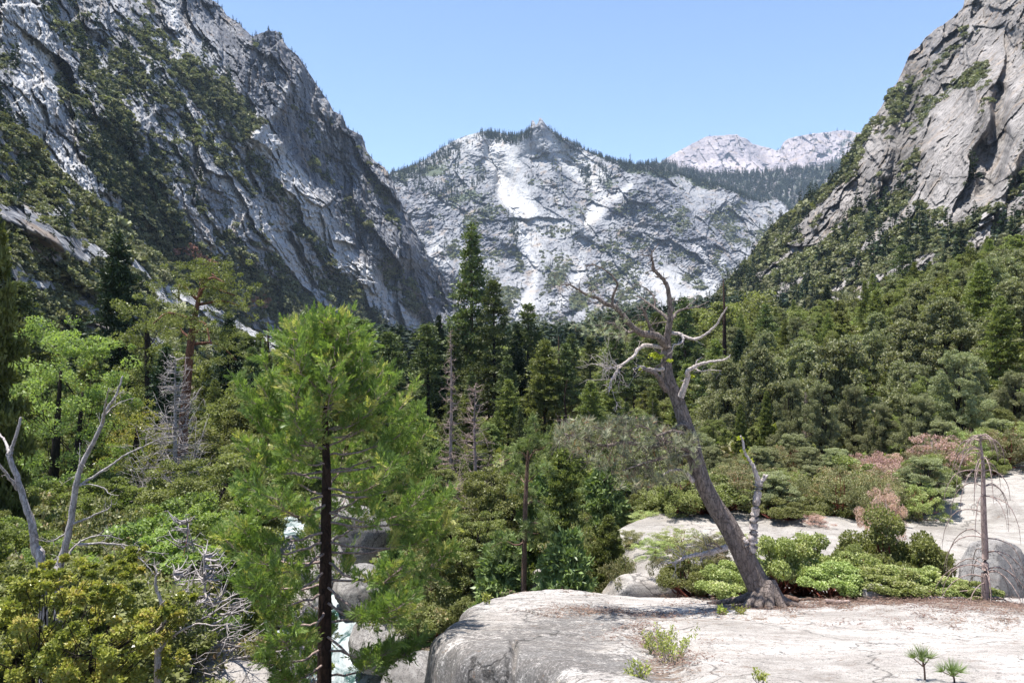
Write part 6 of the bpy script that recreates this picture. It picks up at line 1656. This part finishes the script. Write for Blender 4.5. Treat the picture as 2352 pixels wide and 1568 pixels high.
boulder(1475, 0, 19.0, 1.9, .75, 1.0, 'low granite ledge with shaded front beside the path', 1844, mat=m_boulder_pale, sq=3.0, name='rock_ledge')
boulder(1385, 0, 21.0, .9, .7, .8, 'brownish rock at the foot of the young cedar by the path', 1840, mat=m_boulder)
boulder(1270, 0, 20.5, 1.2, 1.2, 1.0, 'pinkish rounded rock behind the slab rim near the slim pine', 1841, mat=m_boulder_pale, z=-6.9, sink=.05)
boulder(1700, 0, 27.5, 1.0, .7, .8, 'small pale stone in the shrubs right of the leaning pine', 1843, mat=m_boulder_pale)
for i, (px, d, s_, lb) in enumerate(((2010, 14.0, .34, 'white stone under the open manzanita, left one'), (2050, 14.2, .28, 'white stone under the open manzanita, middle one'), (2085, 14.1, .2, 'white stone under the open manzanita, right one'))):
    boulder(px, 0, d, s_*1.3, s_, s_, lb, 1850+i, mat=m_boulder_pale, name='stone')
# ---- fallen wood ---------------------------------------------------------------------------------------
def log(px0, px1, d0, d1, r, label, seed, mat='wood_pink', lift=.02):
    rng = np.random.default_rng(seed); a = np.array(at_px(px0, d0)); b = np.array(at_px(px1, d1)); g = Geo()
    P = smooth_path([a, (a+b)/2+rng.normal(size=3)*.03, b], 12) - a + np.array([0, 0, r+lift]); tube(g, P, [r, r*1.05, r*.8], 8, .5, .2, seed)
    o = g.obj('fallen_branch', M[mat], None, True); o.location = tuple(a); tag(o, label, 'fallen branch')
log(1896, 1950, 13.35, 13.2, .035, 'short pinkish log lying before the manzanita', 1901)
log(1795, 1832, 13.5, 13.35, .05, 'brown root-like log touching the right of the leaning pine base', 1902, 'bark_brown')
log(1835, 1885, 13.6, 13.7, .02, 'thin dark stick right of the leaning pine base', 1903, 'bark_brown')
log(2110, 2215, 13.7, 13.9, .02, 'thin grey stick under the low manzanita', 1904, 'wood_grey')
log(2000, 2075, 13.75, 13.6, .016, 'thin stick under the open manzanita', 1905, 'wood_grey')

# ---- needle litter and grit on the slab --------------------------------------------------------------
def litter():
    rng = np.random.default_rng(1950); tp = []
    for k in range(4):
        g = Geo(); n = 60; P = rng.normal(size=(n, 3))*np.array([.16, .10, 0]) + [0, 0, .006]
        D = unit(np.stack([rng.normal(size=n), rng.normal(size=n), .08*rng.normal(size=n)], 1))
        leaves(g, P, D, rng.uniform(.03, .09, n), rng.uniform(.006, .016, n), rng, rng.random(n), side=unit(np.cross(D, np.array([0, 0, 1.0]) + .3*rng.normal(size=(n, 3)))))
        tp.append(g.mesh('litter', M['litter']))
    pts = []
    for (x, y, sx, sy, n) in ((4.2, 13.1, .5, .25, 60), (6.2, 13.4, 1.3, .3, 170), (8.5, 12.9, 1.6, .5, 200), (9.5, 12.0, 1.8, .5, 150), (2.3, 12.2, .9, .25, 50), (1.75, 9.6, .2, .9, 60), (7.5, 11.3, 2.2, .7, 60), (1.0, 12.0, .5, .3, 25), (3.0, 18.5, .6, .6, 40), (7, 15.5, 2.5, .5, 120)):
        pts.append(np.stack([x+rng.normal(size=n)*sx, y+rng.normal(size=n)*sy], 1))
    P = np.concatenate(pts); z = near_z(P[:, 0], P[:, 1])
    scatter('needle_litter', tp, np.stack([P[:, 0], P[:, 1], z+.004], 1), rng.uniform(.5, 1.2, len(P)), rng, 'brown pine needles and bark crumbs strewn on the granite', 'litter', .05)
litter()
# ---- near woods on the left bank and between cedar and slab ----------------------------------------------
T['dead_bush'] = dead_template(36, 120, .75, .05, 'wood_grey', twigs=6, droop=-.05, trunk_r=.02, tw=.0022)
T['leafy'] = broad_template(37, .017, 34, 900, crown_r=.45, mat='alder', trunk_h=.12)
for px, yt, d, tp, wf, nm, lb in (
    (1290, 1035, 25, 'near_cedar', .8, 'cedar_tree', 'young bright cedar between the slim pine and the path'),
    (1392, 1060, 27, 'near_pine', .75, 'pine_tree', 'grey-green young pine left of the path, needles tinged brown'),
    (1398, 1185, 21.3, 'near_cedar', .95, 'cedar_tree', 'small dark-trunked cedar beside the path'),
    (1300, 1225, 19.2, 'near_pine', .85, 'pine_tree', 'small long-needled pine just behind the slab rim'),
    (1245, 1075, 27, 'near_pine', .8, 'pine_tree', 'young pine behind the slim brown-barked pine'),
    (1120, 1075, 27, 'near_oak', 1.1, 'oak_tree', 'rounded green oak left of the slim brown-barked pine'),
    (1180, 1120, 30, 'near_oak_wide', 1.0, 'oak_tree', 'green oak directly behind the slim pine trunk'),
    (1160, 1230, 20.5, 'near_pine', .9, 'pine_tree', 'small bright pine left of the slim pine foot'),
    (1060, 1170, 24, 'near_oak', 1.1, 'oak_tree', 'oak seen right of the bright cedar limbs, lower centre'),
    (1330, 1110, 34, 'near_oak_wide', 1.0, 'oak_tree', 'oak behind the young bright cedar'),
    (1450, 1090, 36, 'near_oak', 1.1, 'oak_tree', 'dark-cored oak under the foliated limb of the leaning pine'),
    (1530, 1080, 38, 'near_oak_wide', 1.1, 'oak_tree', 'oak with dark hollow left of the leaning pine mid trunk'),
    (1500, 1130, 32, 'near_grey', 1.2, 'oak_tree', 'low grey-green tree above the path'),
    (-45, 400, 24, 'near_cedar', .42, 'cedar_tree', 'tree at the extreme left edge, only its branch tips in view'),
    (480, 1040, 30, 'near_oak', 1.1, 'oak_tree', 'green oak behind the grey dead conifer, right side'),
    (560, 1010, 34, 'near_oak', 1.1, 'oak_tree', 'oak immediately left of the bright cedar, mid height'),
    (240, 1130, 24, 'leafy', .9, 'alder_tree', 'light green leafy tree behind the sweeping bare limbs'),
    (330, 1180, 21, 'leafy', 1.1, 'alder_tree', 'light green low tree left of the tangle of dead brush'),
    (420, 1130, 25, 'leafy', 1.1, 'alder_tree', 'pale green leafy tree below the bushy grey dead conifer'),
    (520, 1190, 22, 'leafy', .9, 'alder_tree', 'leafy bush-like tree just left of the bright cedar lower limbs'),
    (60, 1180, 22, 'leafy', .9, 'alder_tree', 'light green tree behind the forked bare trunk at left'),
    (470, 1270, 18, 'dead_bush', .8, 'dead_bush', 'tangle of grey dead brush above the dark river boulder'),
    (400, 1310, 17.2, 'dead_bush', .8, 'dead_bush', 'grey dead brush left of the dark river boulder'),
    (500, 1330, 22.5, 'dead_bush', .7, 'dead_bush', 'grey dead brush overhanging the river bank'),
    (430, 1190, 20.5, 'dead_bush', .75, 'dead_bush', 'upper tangle of dead twigs below the bushy grey conifer'),
    (690, 1400, 14.5, 'dead_bush', .25, 'dead_bush', 'sparse leafless bush in front of the river, left of cedar trunk'),
    (2200, 800, 38, 'near_grey', .75, 'oak_tree', 'big dark-limbed tree at the right edge of the granite, above the boulder'),
    (2110, 900, 37, 'near_grey', .8, 'oak_tree', 'grey-green tree left of the big dark-limbed tree'),
    (2150, 860, 43, 'near_oak', .8, 'oak_tree', 'green tree tucked behind the big dark-limbed tree'),
    (2330, 850, 44, 'near_grey', .8, 'oak_tree', 'grey-green tree cut by the right frame edge'),
    (2265, 900, 42, 'near_grey', .8, 'oak_tree', 'grey-green tree right of the big dark-limbed tree'),
    (2020, 920, 38, 'near_grey', .75, 'oak_tree', 'grey-green tree above the pink dried shrubs'),
    (1960, 880, 41, 'near_grey', .6, 'oak_tree', 'narrow grey-green tree above the bench shrubs'),
    (1885, 870, 38, 'near_grey', .6, 'oak_tree', 'grey-green tall tree right of the reddish dead one'),
    (1815, 865, 40, 'near_grey', .55, 'oak_tree', 'slender grey tree behind the bleached side stem'),
    (1760, 900, 42, 'near_cedar', .5, 'cedar_tree', 'green pointed tree left of the slender grey tree'),
    (1700, 930, 40, 'near_cedar', .55, 'cedar_tree', 'green pointed tree just right of the leaning trunk'),
    (1640, 960, 41, 'near_oak', .8, 'oak_tree', 'green tree touching the right of the leaning trunk, mid height'),
    (1850, 900, 46, 'dead_c', .55, 'dead_tree', 'thin reddish dead tree among the grey-green hillside trees')):
    x, y, z = at_px(px, d); h = zpx(yt, d) - z
    cat = 'dead bush' if 'bush' in nm else nm.split('_')[0] if 'dead' not in nm else 'dead tree'
    if tp.startswith('dead'):
        o = put(nm, T[tp][:1], (x, y, z), h, h*wf, rf.uniform(0, 6.28), lb, cat)
    else: put(nm, T[tp], (x, y, z), h, h*wf, rf.uniform(0, 6.28), lb, cat)
fill(26, (-80, 560), (15, 33), [(-100, 1330), (0, 1300), (300, 1330), (560, 1390)], [(-100, 1080), (0, 1080), (300, 1120), (560, 1150)],
     ['near_oak_wide', 'leafy', 'near_oak', 'near_shrub'], ['oak_tree', 'alder_tree', 'oak_tree', 'shrub'], 'on the left bank', 'trees on the left bank', 75, mindist=1.4, wf=(.9, 1.4))
fill(22, (860, 1400), (22, 42), [(860, 1330), (1000, 1330), (1200, 1320), (1400, 1250)], [(860, 1040), (1000, 1060), (1200, 1100), (1400, 1120)],
     ['near_oak_wide', 'near_oak', 'near_cedar', 'near_shrub', 'near_pine'], ['oak_tree', 'oak_tree', 'cedar_tree', 'shrub', 'pine_tree'], 'behind the slab', 'trees behind the slab', 76, mindist=1.5, wf=(.9, 1.4))
fill(26, (560, 900), (44, 62), [(500, 1090), (900, 1090)], [(500, 960), (900, 960)], ['oak_c', 'cedar_a', 'oak_a'], ['oak_tree', 'cedar_tree', 'oak_tree'], 'behind the bright cedar', 'trees behind the bright cedar', 77, mindist=1.8)
fill(30, (1440, 2400), (40, 58), [(1440, 1030), (1700, 1010), (2352, 960)], [(1440, 960), (1700, 950), (2352, 860)], ['oak_g', 'oak_a', 'oak_g2', 'oak_b'], ['oak_tree']*4, 'at the hillside foot', 'trees at the hillside foot', 78, mindist=2.4)

# ---- leaf litter, low brush that nobody could count ----------------------------------------------------------
LB = [scrub_tpl(980, 70, 'shrub', .7), scrub_tpl(981, 70, 'oak', .8), scrub_tpl(982, 60, 'alder', .7)]
n = 6500; d_ = np.exp(rs.uniform(math.log(14), math.log(150), n)); px_ = rs.uniform(-120, 2350, n); x_ = (px_-1176)/F*d_
kx = ~((d_ < 30) & (px_ > 300) & (px_ < 900)) & ~((d_ < 37) & (px_ > 600) & (px_ < 880)) & (seg_dist(x_, d_, RIVER)[0] > 3.3) & ~((x_ > -1.3) & (d_ < 42) & (x_ > 1.0 + (d_-18)*.30)) & ~((x_ > -1.5) & (d_ < 18.5))
x_, d_ = x_[kx], d_[kx]; z_ = near_z(x_, d_)
scatter('underbrush', LB, np.stack([x_, d_, z_+.1], 1), np.exp(rs.normal(-.6, .35, len(x_)))*np.clip(d_/40, .6, 2.0), rs, 'low leafy underbrush covering the forest floor beneath the trees', 'underbrush')

# ---- unique labels for the filled woods ------------------------------------------------------------------------
LAND = [(44, 'the left edge conifer'), (130, 'the bright alder'), (272, 'the black-green fir'), (340, 'the tree beside the fir'), (402, 'the bushy grey dead conifer'), (445, 'the red-trunked cedar'), (568, 'the round-topped pine'), (618, 'the dark bare-topped tree'), (745, 'the bright cedar trunk'), (836, 'the pine by cedar top'), (896, 'the pine beyond the cedar'),
        (985, 'the fork-topped pine'), (1035, 'the pinkish dead pine'), (1083, 'the tallest pine'), (1137, 'the second tallest pine'), (1212, 'the thin sparse pine'), (1284, 'the taller burnt pole'), (1355, 'the pine under bare limbs'), (1413, 'the full dark pine'), (1540, 'the leaning pine top'), (1655, 'the full bright cedar'), (1735, 'the bleached side stem'), (1760, 'the bare-tipped pine'), (1860, 'the reddish dead tree'), (2040, 'the round olive shrub'), (2100, 'the crest conifer'), (2262, 'the small dead fir'), (2352, 'the right frame edge')]
ORD = ['nearest', 'second nearest', 'third nearest', 'fourth nearest', 'fifth nearest', 'sixth nearest', 'seventh nearest', 'eighth nearest', 'ninth nearest', 'tenth nearest'] + [w + ' farthest' for w in ('eighth', 'seventh', 'sixth', 'fifth', 'fourth', 'third', 'second')] + ['farthest']
groups = {}
for ob, base, px, d in AUTO:
    l = min(LAND, key=lambda q: abs(q[0]-px))
    side = 'left of' if px < l[0] else 'right of'
    groups.setdefault((base, side, l[1]), []).append((d, ob))
for (base, side, l), lst in groups.items():
    lst.sort(key=lambda q: q[0])
    for i, (d, ob) in enumerate(lst):
        s_ = '%s, %s %s' % (base, side, l)
        if len(lst) > 1: s_ += ', ' + (ORD[i] if i < 10 else ORD[-(len(lst)-i)] if len(lst)-i <= 8 else ORD[9])
        ob['label'] = s_
# ---- haze --------------------------------------------------------------------------------------------------------------
hm = bpy.data.materials.new('haze'); hm.use_nodes = True; nt = hm.node_tree; nt.nodes.clear()
pv = nt.nodes.new('ShaderNodeVolumePrincipled'); pv.inputs['Color'].default_value = (.62, .78, 1, 1); pv.inputs['Density'].default_value = HAZE; pv.inputs['Anisotropy'].default_value = .0
o_ = nt.nodes.new('ShaderNodeOutputMaterial'); L(nt, pv.outputs[0], o_.inputs['Volume'])
x0, x1, y0, y1, z0, z1 = -14000, 14000, -500, 10500, -420, 1950
V = np.array([(x, y, z) for x in (x0, x1) for y in (y0, y1) for z in (z0, z1)])
hz = link('haze', mesh_from('haze', V, [(0, 1, 3, 2), (4, 6, 7, 5), (0, 4, 5, 1), (2, 3, 7, 6), (0, 2, 6, 4), (1, 5, 7, 3)], None, hm)); tag(hz, kind='stuff', label='pale blue haze filling the valley', cat='haze')
